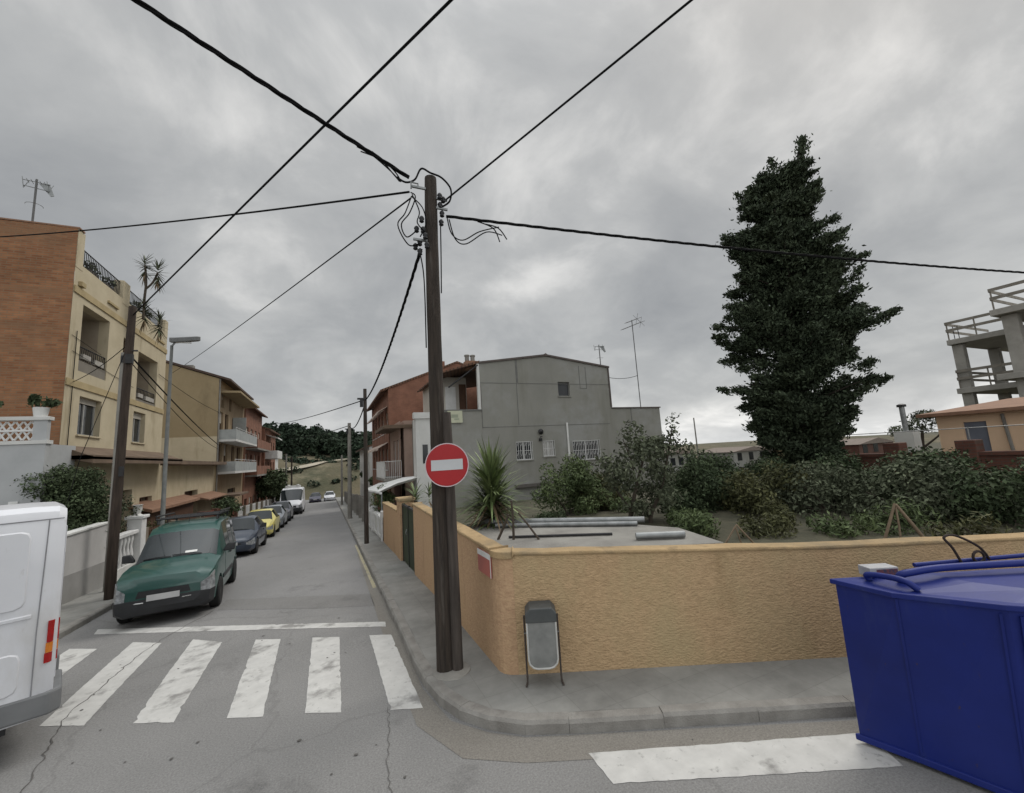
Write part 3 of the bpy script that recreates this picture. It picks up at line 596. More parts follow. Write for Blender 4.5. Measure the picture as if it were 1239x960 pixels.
stucco_wall((1.95,17.4), (1.95,13.62), 16, .2, lambda s, p: zg(p.y)-.2, lambda s, p: 1.22+.06*s, 'garden_wall', 'orange stucco wall beyond the gate pier on the right', SALMON, seed=3)
def pier(x0, x1, y0, y1, z1, label):
    t = thing('gate_pier', label, 'gate pier', ((x0+x1)/2, (y0+y1)/2, zg(y0))); z = zg(y0)
    MB().box(x0-t.location.x, x1-t.location.x, y0-t.location.y, y1-t.location.y, -.2, z1-z-.09).build('shaft', SALMON, t, bevel=.01)
    MB().box(x0-t.location.x-.04, x1-t.location.x+.04, y0-t.location.y-.04, y1-t.location.y+.04, z1-z-.089, z1-z).build('cap', CAP, t, bevel=.015)
pier(1.93,2.35,12.95,13.6,1.68,'orange stucco gate pier left of the big pole')
def gate():
    t = thing('garden_gate', 'dark green metal gate in the salmon wall', 'gate', (2.02,11.9,zg(11.9)+.1))
    b = MB(); b.box(-.025,.025,-.95,.95,.02,1.55); b.build('panel', mat('gate_green', (.03,.045,.02), .6, (.02,.03,.014)), t)
    f = MB()
    for y in (-.98, -.02, .98-.04): f.box(-.04,.04,y,y+.05,-.02,1.62)
    f.box(-.038,.038,-.93,.94,1.55,1.6); f.build('frame', DARKM, t)
    MB().tube([(-.06,.1,.85),(-.09,.1,.9),(-.06,.1,1.0)], .012, 6).build('handle', STEEL, t)
gate()
def plaque():
    t = thing('street_plaque', 'small faded red and white plaque on the salmon wall near its corner', 'sign', (1.945,5.58,1.36), 0)
    MB().frame((0,0,0),(0,1,0),(0,0,1),(-1,0,0),-.26,.26,-.15,.15,0,.012).build('plate', mat('plaque_red', (.42,.12,.09), .5, (.36,.11,.09), 2.), t)
    MB().frame((-.0125,0,0),(0,1,0),(0,0,1),(-1,0,0),-.258,.258,.075,.148,0,.004).build('strip', WHITEP, t)
    MB().frame((-.0125,0,0),(0,1,0),(0,0,1),(-1,0,0),-.258,-.235,-.148,.074,0,.003).build('edge', WHITEP, t)
plaque()
# roof slab, pipes and stakes just behind the corner
def slab():
    t = thing('concrete_slab', 'low concrete slab with pipes lying on it behind the wall corner', 'slab', (3.2,6.2,1.3))
    MB().prism([(2.3-3.2,5.5-6.2,-.2),(4.95-3.2,4.25-6.2,-.2),(5.3-3.2,5.4-6.2,-.2),(4.6-3.2,7.0-6.2,-.2),(2.9-3.2,8.4-6.2,-.2),(2.3-3.2,8.4-6.2,-.2)], (0,0,.33)).build('deck', CONC, t, bevel=.02)
slab()
PG = 'grey pipes on the slab behind the wall corner'
for lab, a, b_, r in [('longest grey plastic pipe, at the back of the slab', (2.75,8.05,1.50), (5.15,6.05,1.50), .055), ('grey pipe in front of the longest pipe on the slab', (2.9,7.6,1.475), (4.9,5.95,1.475), .04),
                    ('short white pipe at the right end of the slab by the fruit tree', (4.15,5.1,1.49), (4.75,4.75,1.49), .05), ('thin dark rod on the slab nearest the wall coping', (2.7,6.5,1.455), (4.1,5.6,1.455), .02)]:
    a = Vector(a); b_ = Vector(b_); t = thing('pipe', lab, 'pipe', tuple(a), 0, PG); MB().tube([(0,0,0), b_-a], r, 14).build('tube', STEEL if 'dark' not in lab else DARKM, t, smooth=50)
    if r > .03:
        dd = (b_-a).normalized(); MB().tube([(b_-a)+dd*.001, (b_-a)+dd*.004], r*.8, 14).build('bore', DARKM, t)
def stakes(loc, legs, lab, mt, name='stake_tripod'):
    t = thing(name, lab, 'stakes', loc)
    for a, b_, r in legs: MB().tube([a, Vector(a).lerp(Vector(b_), .5)+Vector((.01,0,0)), b_], [r, r*.95, r*.8], 8).build('stake', mt, t, smooth=50)
stakes((2.75,6.35,1.43), [((-.22,.2,0),(-.08,.04,.4),.022),((-.02,.02,0),(-.03,0,.62),.022),((.3,-.25,0),(.06,-.04,.42),.018)], 'three dark rusty stakes leaning together at the wall corner', BARK)
stakes((7.75,3.55,1.1), [((-.16,.16,0),(.02,0,.62),.022),((.0,0,0),(.03,0,.56),.016),((.3,-.2,0),(.04,0,.6),.026)], 'tripod of pale wooden stakes in front of the right-hand shrubs', mat('pale_stake', (.25,.19,.13), .9, (.17,.125,.085), 5.))
stakes((5.35,4.35,1.1), [((-.3,.2,0),(.0,0,.5),.014),((.1,0,0),(-.02,0,.46),.012),((.35,-.15,0),(.0,0,.5),.014)], 'thin cane tripod among the weeds behind the ochre wall', mat('pale_stake', (.2,.2,.2)))

# ================================================================== LITTER BIN
def bin_():
    t = thing('litter_bin', 'grey metal litter bin on two legs against the ochre wall', 'litter bin', (2.33,4.76,.125), math.atan2(UY, UX))
    w_, d_ = .17, .13; prof = []
    prof = [(-w_, .72), (-w_, .30)]+[(-w_+.10-.10*math.cos(a), .30-.10*math.sin(a)) for a in (R(30), R(60), R(90))]+[(w_-.10+.10*math.sin(a), .30-.10*math.cos(a)) for a in (0, R(30), R(60), R(90))]+[(w_, .72)]
    G1 = mat('bin_grey', (.27,.275,.265), .55, (.19,.195,.19), 5., metal=.3)
    MB().prism([(x, -d_, z) for x, z in prof], (0, 2*d_-.01, 0)).build('basket', G1, t, bevel=.008)
    e_ = MB(); e_.tube([(x, -d_-.004, z) for x, z in prof], .011, 6); e_.build('rim', mat('bin_rim', (.55,.55,.53), .5, (.4,.4,.38)), t, smooth=50)
    MB().prism([(-.185,-d_-.02,.70),(.185,-d_-.02,.70),(.185,-d_-.02,.80),(.13,-d_-.02,.86),(-.13,-d_-.02,.86),(-.185,-d_-.02,.80)], (0,2*d_+.02,0)).build('hood', mat('bin_hood', (.075,.08,.08), .6, (.055,.06,.06), 5.), t, bevel=.012)
    for s in (-1, 1):
        MB().tube(arc([(s*.20,-.02,.75),(s*.20,-.02,.3),(s*.20,-.02,.05),(s*.205,-.04,.012),(s*.215,-.12,.012)], 4), .011, 8).build('leg', mat('bin_leg', (.075,.06,.05), .7, (.05,.04,.034), 9.), t, smooth=50)
    p = MB()
    for s in (-1, 1): p.tube([(s*.165,-.01,.55),(s*.21,-.02,.55)], .014, 8)
    p.build('pivot', STEEL, t)
bin_()

# ================================================================== POLES AND CABLES
def pole_rings(b, pts, rr, n=14, seed=0):
    rnd = random.Random(seed); P = arc(pts, 5); b.tube(P, [(rr[0]+(rr[1]-rr[0])*i/(len(P)-1))*rnd.uniform(.975, 1.025) for i in range(len(P))], n)
def main_pole():
    t = thing('utility_pole', 'tall dark wooden utility pole carrying the no entry sign', 'utility pole', (1.36,5.62,.12))
    b = MB(); pole_rings(b, [(0,0,-.2),(0,0,1.2),(.005,0,2.6),(.01,0,4.4),(.02,0,5.8),(.03,-.02,6.84)], (.112,.088)); b.build('shaft', WOOD, t, smooth=40)
    b = MB(); pole_rings(b, [(.138,-.075,-.2),(.135,-.072,1.2),(.128,-.066,2.5),(.12,-.06,3.3)], (.076,.066), 12, 3); b.build('brace_stake', mat('brace_wood', (.085,.07,.06), .85, (.04,.033,.028), 3.2, bump=.7, bscale=26, stretch=(7,7,.55)), t, smooth=40)
    bd = MB()
    for z in (2.44,):
        bd.lathe([(.108,z-.02),(.114,z-.012),(.114,z+.012),(.108,z+.02)], n=14, cap=False)
    bd.build('steel_band', STEEL, t)
    base = MB(); base.lathe([(.26,-.03),(.24,.012),(.15,.03)], (.07,-.04,0), 12); base.build('footing', CONC, t, smooth=40)
    hw = MB(); rnd = random.Random(2)
    for (dx, dy, z) in [(-.16,-.02,5.78),(-.12,-.08,5.95),(-.2,-.02,5.98),(-.17,-.05,5.62),(-.08,-.12,5.7),(-.14,-.1,6.1),(-.22,.0,5.72),(-.1,-.12,5.84),(.15,-.06,6.4),(.18,-.04,6.28),(.14,-.1,6.52),(.17,-.02,6.15),(.2,-.06,6.5)]:
        hw.lathe([(.018,-.05),(.036,-.035),(.028,-.01),(.04,.01),(.03,.035),(.014,.05)], (dx, dy, z), 8)
    hw.build('insulator', BLACKP, t, smooth=50)
    br = MB()
    for z, s in ((6.62,-1),(5.8,-1),(6.35,1),(6.5,1)): br.box(*sorted((s*.06, s*.26)), -.075,-.045, z-.015, z+.015)
    br.tube([(-.27,-.06,6.58),(-.27,-.06,6.68),(-.17,-.06,6.68),(-.17,-.06,6.6)], .012, 6); br.build('bracket', STEEL, t)
    for k, pts in enumerate([[(-.45,.06,6.8),(-.33,.02,6.72),(-.2,0,6.78),(-.1,0,6.98),(.03,-.02,6.93),(.2,-.03,6.88),(.33,-.04,6.72),(.3,-.06,6.5),(.17,-.05,6.38)],
                             [(-.26,.03,6.58),(-.2,.0,6.5),(-.3,-.05,6.2),(-.42,-.05,6.0),(-.35,-.05,5.82),(-.2,-.05,5.95)], [(-.25,.03,6.52),(-.36,-.02,6.2),(-.47,-.05,5.98),(-.33,-.06,5.7),(-.17,-.05,5.75)],
                             [(-.24,.03,6.55),(-.16,-.05,6.25),(-.2,-.08,6.05),(-.1,-.12,5.9)], [(-.26,.0,6.5),(-.12,-.08,6.3),(-.08,-.1,6.05),(-.16,-.06,5.85)],
                             [(.25,-.06,6.22),(.3,-.1,5.95),(.45,-.15,5.85),(.7,-.2,6.0),(1.0,-.25,6.1)], [(.28,-.06,6.2),(.35,-.1,5.88),(.5,-.15,5.8),(.8,-.22,6.0),(1.05,-.24,5.98)], [(.8,-.14,6.18),(1.0,-.22,6.1),(1.12,-.25,5.92)],[(.7,-.14,6.2),(.92,-.22,6.08),(1.0,-.25,5.86)],
                             [(-.17,-.06,5.6),(-.14,-.1,5.3),(-.13,-.1,4.9),(-.132,-.09,4.2)],[(.14,-.08,6.1),(.12,-.12,5.6),(.1,-.13,5.0)],
                             [(-1.0,.0,7.1),(-.8,-.05,6.98),(-.55,-.02,6.82),(-.4,.03,6.72),(-.5,.05,6.9),(-.8,.0,7.08)],[(-.95,.0,7.04),(-.7,-.1,6.9),(-.5,-.05,6.74),(-.42,.03,6.72)]]):
        MB().tube(arc(pts, 6), .009 if k > 0 else .014, 6).build('wire_loop', CABLE, t, smooth=60)
main_pole()
def no_entry():
    d = Vector((1.415,5.37,0)).normalized(); t = thing('no_entry_sign', 'round red no entry sign with a white bar, on the big wooden pole', 'road sign', (1.415,5.37,2.71), math.atan2(.22,-1)-math.pi/2+math.pi)
    t.rotation_euler.z = R(-14)
    MB().lathe([(.272,.012),(.272,-.004),(.262,-.008),(.262,-.008)], (0,0,0), 48, 'Y').build('disc', RED, t)
    MB().lathe([(.284,.016),(.284,-.006),(.272,-.0062),(.2721,.012)], (0,0,0), 48, 'Y', cap=False).build('rim', mat('sign_rim', (.6,.5,.52), .45, (.5,.4,.42)), t)
    MB().box(-.205,.205,-.012,-.0085,-.068,.068).build('bar', mat('sign_white', (.52,.53,.54), .45, (.47,.48,.49), 2.), t)
    k = MB(); k.box(-.03,.03,.017,.13,.1,.14); k.box(-.03,.03,.017,.13,-.14,-.1); k.build('bracket', STEEL, t)
no_entry()
def cable(lab, a, b_, sag, r, group=None, n=24, twist=False):
    a, b_ = Vector(a), Vector(b_); t = thing('overhead_cable', lab, 'cable', tuple(a), 0, group); P = []
    for i in range(n+1):
        s = i/n; P.append(a.lerp(b_, s)-Vector((0,0,4*sag*s*(1-s)))-a)
    b = MB()
    if twist:
        D = (b_-a).normalized(); S = D.cross(Vector((0,0,1))).normalized(); W_ = S.cross(D); m = int((b_-a).length/.07)
        Q = [a.lerp(b_, i/m)-Vector((0,0,4*sag*(i/m)*(1-i/m)))-a for i in range(m+1)]
        for ph in (0, 2.1, 4.2): b.tube([q+(S*math.cos(i*.55+ph)+W_*math.sin(i*.55+ph))*r*.62 for i, q in enumerate(Q)], r*.6, 5)
        b.build('bundle', CABLE, t, smooth=60)
    else: b.tube(P, r, 7).build('wire', CABLE, t, smooth=60)
    return t
cable('thick twisted cable from the big pole to the upper left of the picture', (1.08,5.66,6.94), (-13.0,.38,9.95), .12, .026, twist=True)
cable('cable from the brown pole crossing high before the big pole to the top centre', (-4.9,14.0,7.15), (6.2,-5.2,7.8), .0, .016)
cable('thin cable from the big pole to the upper right corner', (1.6,5.54,6.62), (8.3,-6.8,8.9), .05, .013)
cable('twisted cable from the big pole crossing in front of the cypress', (1.59,5.54,6.35), (26,.9,6.3), .32, .02, twist=True)
cable('cable from the big pole running left above the cream building', (1.08,5.66,6.71), (-16.5,23.9,12.7), .28, .016)
cable('thin cable from the big pole sloping down to the tan gable wall', (1.1,5.65,6.61), (-10.2,35.9,9.9), .1, .012)
cable('twisted cable sagging from the big pole to the next dark pole', (1.22,5.64,5.82), (1.36,17.55,5.32), .32, .022, twist=True)
cable('cable from the second pole to the grey concrete pole', (1.36,17.6,5.25), (1.3,31,5.4), .5, .025)
cable('thin cable from the second pole to the houses on the left', (1.36,17.6,5.35), (-6.4,62,8.6), .2, .022)
cable('cable from the grey concrete pole on down the street', (1.3,31,5.45), (-5.9,78,7.6), .3, .025)
cable('thick cable from the brown pole down to the tan house corner', (-4.9,14.0,6.05), (-7.3,35.8,4.75), .12, .022)
cable('thinner cable under the thick one between brown pole and tan house', (-4.9,14.0,5.9), (-7.3,35.8,4.45), .3, .012)
cable('thin cable across the cream facade below the loggia', (-7.45,17.4,5.9), (-4.95,14.0,6.35), .1, .01)
cable('thin cable from the lamp pole up to the tan house', (-7.45,24.5,7.6), (-7.35,36,7.1), .15, .012)
def brown_pole():
    t = thing('utility_pole', 'leaning brown wooden pole in front of the cream building', 'utility pole', (-4.95,13.95,zg(14)+.1))
    b = MB(); pole_rings(b, [(0,0,-.2),(0,0,1.5),(.02,0,3.5),(.04,0,5.5),(.06,0,7.55)], (.115,.085), 12, 4); b.build('shaft', WOODL, t, smooth=40)
    k = MB(); k.box(-.02,.24,-.04,-.01,6.3,6.34); k.box(.02,.18,-.15,-.06,5.95,6.2); k.box(.05,.14,-.14,-.08,3.0,3.25); k.build('junction_box', DARKM, t)
brown_pole()
def thin_pole():
    t = thing('concrete_post', 'thin grey concrete pole standing just left of the brown pole', 'utility pole', (-5.45,15.2,zg(15.2)+.1))
    b = MB(); b.tube([(0,0,-.2),(0,0,6.6)], [.10,.075], 8); b.build('shaft', CONC, t); MB().box(-.03,.12,-.1,.06,6.3,6.5).build('fitting', DARKM, t)
thin_pole()
def stay():
    t = thing('pole_stay', 'stay wire with a white guard tube rising beside the white van', 'stay wire', (-5.6,12.4,.1))
    MB().tube([(0,0,-.2),(.15,.9,3.2),(.5,2.0,6.3)], .008, 5).build('wire', CABLE, t); MB().tube([(0,0,-.1),(.09,.55,1.95)], .035, 8).build('guard', WHITEP, t)
stay()
def lamp():
    t = thing('street_lamp', 'tall grey street lamp with a flat head in front of the tan gable', 'street lamp', (-4.95,17.3,zg(17.3)+.1))
    b = MB(); b.lathe([(.1,-.1),(.1,.8),(.07,.84),(.045,7.5)], n=12); b.build('post', mat('lamp_post', (.15,.155,.15), .6, (.11,.115,.11), 5.), t, smooth=40)
    b = MB(); b.tube([(0,0,7.48),(.1,-.02,7.62),(.3,-.05,7.7)], .03, 8); b.build('arm', STEEL, t, smooth=40)
    hd = MB(); hd.prism([(-.05,-.12,7.60),(.1,-.18,7.58),(.75,-.15,7.68),(.82,-.05,7.70),(.75,.05,7.70),(.1,.1,7.60),(-.05,.04,7.61)], (0,-.02,.15)); hd.build('lamp_head', mat('lamp_grey', (.16,.165,.165), .5, (.12,.12,.12)), t, bevel=.02)
    MB().box(.12,.55,-.1,.0,7.60,7.625).build('lens', WHITEF, t)
lamp()
def street_pole(x, y, h, r, lab, mt, name='utility_pole', arms=True):
    t = thing(name, lab, 'utility pole', (x, y, zg(y)+.1)); b = MB(); b.tube([(0,0,-.2),(0,0,h*.5),(0,0,h)], [r, r*.9, r*.75], 10); b.build('shaft', mt, t, smooth=40)
    if arms: k = MB(); k.box(-.3,.06,-.08,-.02,h-.45,h-.38); k.box(-.2,-.08,-.1,0,h-.75,h-.45); k.build('bracket', DARKM, t)
street_pole(1.34,17.6,6.1,.09,'dark slim pole on the right pavement beyond the orange wall',WOOD)
street_pole(1.3,31.0,6.5,.15,'pale grey concrete pole further down the right pavement',CONC)
street_pole(1.35,52,5.6,.13,'short grey pole at the far end of the right pavement',CONC,arms=False)
street_pole(-4.95,60,6.6,.13,'grey pole behind the far white van on the left',CONC)
street_pole(-4.75,66,6.6,.13,'dark wooden pole farthest down the left pavement',WOOD)

# ================================================================== BUILDINGS
def wall_holes(b, O, U, N_, W, H, holes, depth, x0=0, z0=0):
    """wall skin in the plane O + U*x + Z*z with real openings and their reveals"""
    O, U, N_ = Vector(O), Vector(U), Vector(N_); Z = Vector((0,0,1))
    xs = sorted({x0, W}|{h[0] for h in holes}|{h[1] for h in holes}); zs = sorted({z0, H}|{h[2] for h in holes}|{h[3] for h in holes})
    P = lambda x, z, d=0: O+U*x+Z*z-N_*d
    for xa, xb in zip(xs, xs[1:]):
        for za, zb in zip(zs, zs[1:]):
            mx, mz = (xa+xb)/2, (za+zb)/2
            if any(h[0] < mx < h[1] and h[2] < mz < h[3] for h in holes): continue
            b.quad(P(xa,za), P(xb,za), P(xb,zb), P(xa,zb))
    for (a, c, d, e_) in [h[:4] for h in holes]:
        dp = depth
        for q in ((P(a,d),P(c,d),P(c,d,dp),P(a,d,dp)), (P(a,e_),P(c,e_),P(c,e_,dp),P(a,e_,dp)), (P(a,d),P(a,e_),P(a,e_,dp),P(a,d,dp)), (P(c,d),P(c,e_),P(c,e_,dp),P(c,d,dp))): b.quad(*q)
    return b
def window(par, O, U, N_, hole, depth, fm=WHITEF, mull=1, sill=True, fw=.06, pane=PANE, sillm=None, shutter=0, grille=False, name='window'):
    U, N_, O = Vector(U), Vector(N_), Vector(O); Z = Vector((0,0,1)); a, c, d, e_ = hole[:4]; b = MB(); o = O-N_*depth
    fr = lambda x0, x1, z0, z1, w0=.0, w1=.05: b.frame(o, U, Z, N_, x0, x1, z0, z1, w0, w1)
    fr(a, a+fw, d, e_); fr(c-fw, c, d, e_); fr(a+fw, c-fw, d, d+fw); fr(a+fw, c-fw, e_-fw, e_)
    for i in range(mull): x = a+(c-a)*(i+1)/(mull+1); fr(x-fw*.5, x+fw*.5, d+fw, e_-fw, .004, .046)
    f = b.build(name, fm, par)
    MB().frame(o, U, Z, N_, a+.01, c-.01, d+.01, e_-.01, -.012, .012).build('pane', pane, f)
    if sill: MB().frame(O, U, Z, N_, a-.06, c+.06, d-.05, d, -depth, .06).build('sill', sillm or fm, f)
    if shutter: MB().frame(o, U, Z, N_, a+.02, c-.02, e_-(e_-d)*shutter, e_-.005, .055, .075).build('shutter', mat('roller_shutter', (.45,.42,.36), .7, (.38,.35,.3), 3., stretch=(1,1,20)), f)
    if grille:
        g = MB(); n = max(3, int((c-a)/.11))
        for i in range(n+1):
            x = a+(c-a)*i/n; g.tube([O+U*x+Z*d+N_*.03, O+U*x+Z*e_+N_*.03], .011, 5)
        for z in (d+.02, (d+e_)/2, e_-.02): g.tube([O+U*a+Z*z+N_*.04, O+U*c+Z*z+N_*.04], .010, 5)
        m_ = int((c-a)/.22)
        for i in range(m_):
            xm = a+(c-a)*(i+.5)/m_
            for zz in ((d*.75+e_*.25), (d*.25+e_*.75)):
                hw = .09; hh = (e_-d)*.21; g.tube([O+U*(xm-hw)+Z*zz+N_*.045, O+U*xm+Z*(zz+hh)+N_*.045, O+U*(xm+hw)+Z*zz+N_*.045, O+U*xm+Z*(zz-hh)+N_*.045, O+U*(xm-hw)+Z*zz+N_*.045], .010, 5, cap=False)
        g.build('grille', WHITEF, f)
    return f
def railing(par, A, B, h, n, mt, r=.012, name='railing', top=.02, mid=True):
    A, B = Vector(A), Vector(B); b = MB(); Z = Vector((0,0,1)); b.tube([A+Z*h, B+Z*h], top, 6)
    if mid: b.tube([A+Z*.08, B+Z*.08], r, 5)
    for i in range(n+1): p = A.lerp(B, i/n); b.tube([p, p+Z*h], r, 5)
    return b.build(name, mt, par)
def antenna(name, lab, loc, h, kind, rz=0):
    t = thing(name, lab, 'antenna', loc, rz); MB().tube([(0,0,0),(0,0,h)], .03, 6).build('mast', mat('antenna_grey', (.12,.12,.12), .6), t); b = MB()
    if kind == 'yagi':
        D = Vector((.93,0,.36)).normalized()
        for zz, L in ((h-.35, 2.1), (h-.02, 1.2)):
            c = Vector((.05,0,zz)); b.tube([c-D*L*.55, c+D*L*.45], .026, 5)
            for i in range(9): p = c+D*L*(-.55+i/8); l = .16+.02*i; b.tube([p-Vector((0,l,0)), p+Vector((0,l,0))], .014, 4)
            p = c+D*L*.45; b.tube([p-Vector((.12,.2,-.3)), p+Vector((.12,.2,-.3))], .01, 4); b.tube([p-Vector((.1,-.2,-.3)), p+Vector((.1,-.2,-.3))], .01, 4)
        b.build('boom', mat('antenna_grey', (.1,.1,.1)), t)
    else:
        for x in (-.28, .28):
            b.tube([(x,0,h-.38),(x-.05,0,h-.0)], .012, 5); b.tube([(x,0,h-.38),(x+.08,.1,h-.05)], .012, 5)
        b.tube([(-.32,0,h-.1),(.32,0,h-.1)], .014, 5); b.tube([(-.28,0,h-.3),(.3,0,h-.34)], .014, 5)
        for i in range(5): x = -.2+.1*i; b.tube([(x,-.12,h-.1),(x,.12,h-.12)], .008, 4)
        b.build('boom', STEEL, t); MB().prism([(.05,.02,h-.12),(.34,.02,h-.5),(.42,.02,h-.45),(.3,.02,h-.1)], (0,.03,0)).build('reflector', STEEL, t)
        r_ = MB(); r_.lathe([(.2,h*.5),(.21,h*.5+.01)], n=14, cap=False); r_.build('ring_dipole', STEEL, t)
    return t

def cream_building():
    X, Y0, Y1, ZB = -7.5, 17.1, 25.5, -1.2
    t = thing('apartment_building', 'three-storey cream building with a brick side wall, roof railing and loggias', 'building', (X, Y0, 0)); o = (0,0,0)
    O = (0,0,0); U = (0,1,0); Nn = (1,0,0)
    H = 9.85
    log1, log2 = (.65,2.5,6.35,8.6), (5.15,7.35,5.75,8.15)
    wins = [(.9,2.35,4.28,5.55),(5.05,6.3,4.25,5.55),(3.7,4.3,6.6,8.35)]
    doors = [(.9,3.0,-.6,2.6),(4.2,5.4,-.6,2.3),(6.2,7.6,.3,1.9)]
    b = MB(); wall_holes(b, O, U, Nn, Y1-Y0, H, [log1, log2]+wins+doors, .3, 0, ZB)
    f = b.build('facade', CREAM, t)
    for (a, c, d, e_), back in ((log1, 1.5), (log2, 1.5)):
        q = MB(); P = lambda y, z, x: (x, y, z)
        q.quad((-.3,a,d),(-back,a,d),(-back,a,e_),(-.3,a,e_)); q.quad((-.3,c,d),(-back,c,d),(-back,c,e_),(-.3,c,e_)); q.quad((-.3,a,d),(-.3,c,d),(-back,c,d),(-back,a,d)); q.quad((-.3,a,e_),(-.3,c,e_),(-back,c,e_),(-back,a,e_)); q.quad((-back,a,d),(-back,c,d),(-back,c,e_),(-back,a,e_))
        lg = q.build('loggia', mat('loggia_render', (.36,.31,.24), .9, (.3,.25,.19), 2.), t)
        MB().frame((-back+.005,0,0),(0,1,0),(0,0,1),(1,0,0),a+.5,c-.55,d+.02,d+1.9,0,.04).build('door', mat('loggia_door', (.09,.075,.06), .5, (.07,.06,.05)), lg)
        railing(t, (-.06,a+.02,d+.02), (-.06,c-.02,d+.02), .82, 14, DARKM)
        k = MB(); k.box(-.12,.0,a+.25,a+.75,d+.45,d+.62); k.box(-.12,.0,a+1.05,c-.2,d+.42,d+.6); k.build('flower_box', mat('flower_box', (.42,.40,.36), .8, (.3,.28,.25)), t)
        MB().frame((-back+.15,0,0),(0,1,0),(0,0,1),(1,0,0),a+.4,a+.9,e_-.95,e_-.8,0,.1).build('lampshade', mat('shade_red', (.2,.05,.035), .7), t)
        MB().box(-.1,-.02,a+.02,c-.02,d,d+.36).build('low_panel', mat('panel_grey', (.2,.18,.15), .8), t)
    window(t, O, U, Nn, wins[0], .22, mat('alu', (.38,.38,.36), .5), 1, pane=PANE, shutter=.15, sillm=CREAM); window(t, O, U, Nn, wins[1], .22, mat('alu', (.38,.38,.36)), 1, sillm=CREAM, shutter=.2); window(t, O, U, Nn, wins[2], .22, BROWNW, 0, sillm=CREAM)
    for d_ in doors[:2]:
        dd = MB(); dd.frame((-.28,0,0),U,(0,0,1),Nn,d_[0],d_[1],d_[2],d_[3],-.04,0); dr = dd.build('door', BROWNW, t)
        g = MB(); g.frame((-.278,0,0),U,(0,0,1),Nn,d_[0]+.15,d_[0]+.55,d_[2]+1.1,d_[3]-.2,0,.01); g.build('pane', PANE, dr)
    window(t, O, U, Nn, doors[2], .2, BROWNW, 1, sillm=CREAM)
    bd = MB()
    for z in (5.78, 8.82): bd.box(.0,.04,.02,Y1-Y0-.02,z,z+.22)
    bd.build('string_course', CREAM2, t)
    pr = MB()
    for y0, y1, z in ((0,.42,10.95),(3.35,3.95,10.6),(8.0,8.4,10.5)): pr.box(-.3,.012,y0,y1,H-.2 if y0 else H-.2,z)
    pr.build('parapet_pier', CREAM, t, bevel=.015)
    railing(t, (-.12,.42,9.84), (-.12,3.35,9.84), .68, 26, DARKM); railing(t, (-.12,3.95,9.84), (-.12,8.0,9.84), .68, 34, DARKM)
    pl_ = MB(); rnd = random.Random(4)
    for y in (1.3,2.5,5.0,6.2): pl_.box(-.42,-.18,y,y+.6,9.86,10.12)
    pl_.build('planter', mat('planter_grey', (.2,.17,.15), .9), t)
    v, f_ = leaf_arrays([(-.25,y,10.25,.16,.35,.2) for y in (1.6,2.8,5.3,6.5)], 80, .09, .03, np.random.default_rng(3)); [MB().add(v, [q]).build('x', LEAFG, t) for q in []]; [MB().add(v[k*320:(k+1)*320], [tuple(range(4*j, 4*j+4)) for j in range(80)]).build('terrace_plant', LEAFG, t) for k in range(4)]
    MB().box(-9,-.3,.3,Y1-Y0-.02,9.2,9.4).build('roof', CONC, t)
    br = MB(); br.add([(.004,-.02,ZB),(-9.5,-.02,ZB),(-9.5,-.02,10.85),(.004,-.02,10.95)], [(0,1,2,3)]); br.add([(-.32,.3,H),(-9.5,.3,H),(-9.5,.3,10.85),(-.32,.3,10.95)],[(0,1,2,3)]); br.build('side_wall', BRICKS, t)
    MB().box(-9.5,.04,-.03,.32,10.952,11.0).build('side_coping', TERRA, t)
    MB().add([(-.3,8.4,ZB),(-9.5,8.4,ZB),(-9.5,8.4,9.8),(-.0,8.4,9.85),(0,8.4,ZB)],[(0,1,2,3,4)]).build('end_wall', CREAM, t)
    cn = MB(); 
    for y in (-.02,): cn.box(.004,.9,-.25,8.3,3.42,3.55)
    cn.prism([(.9,-.25,3.30),(.9,-.25,3.5),(.0,-.25,3.9),(.0,-.25,3.56)], (0,8.55,0)); cn.build('canopy', mat('canopy_brown', (.17,.12,.085), .9, (.12,.085,.06), 2.), t)
    sp = MB(); sp.box(.0,.06,2.2,3.0,8.35+.9,8.35+.98); sp.box(0,.06,7.2,8,9.2,9.28); sp.box(.0,.1,.25,.5,9.1,9.25); sp.build('ledge', CREAM2, t)
    cb = MB(); cb.tube([(.03,.35,3.6),(.03,.35,7.6)], .012, 5); cb.tube([(.02,.2,6.9),(.02,4.8,6.5)], .008, 4); cb.tube([(.02,.1,7.4),(.02,2,7.2)], .008, 4); cb.build('wall_cable', CABLE, t)
    return t
cream_building()
antenna('roof_antenna', 'small television antenna on the brick-sided cream building', (-8.9,17.7,10.9), 1.9, 'panel', R(10))
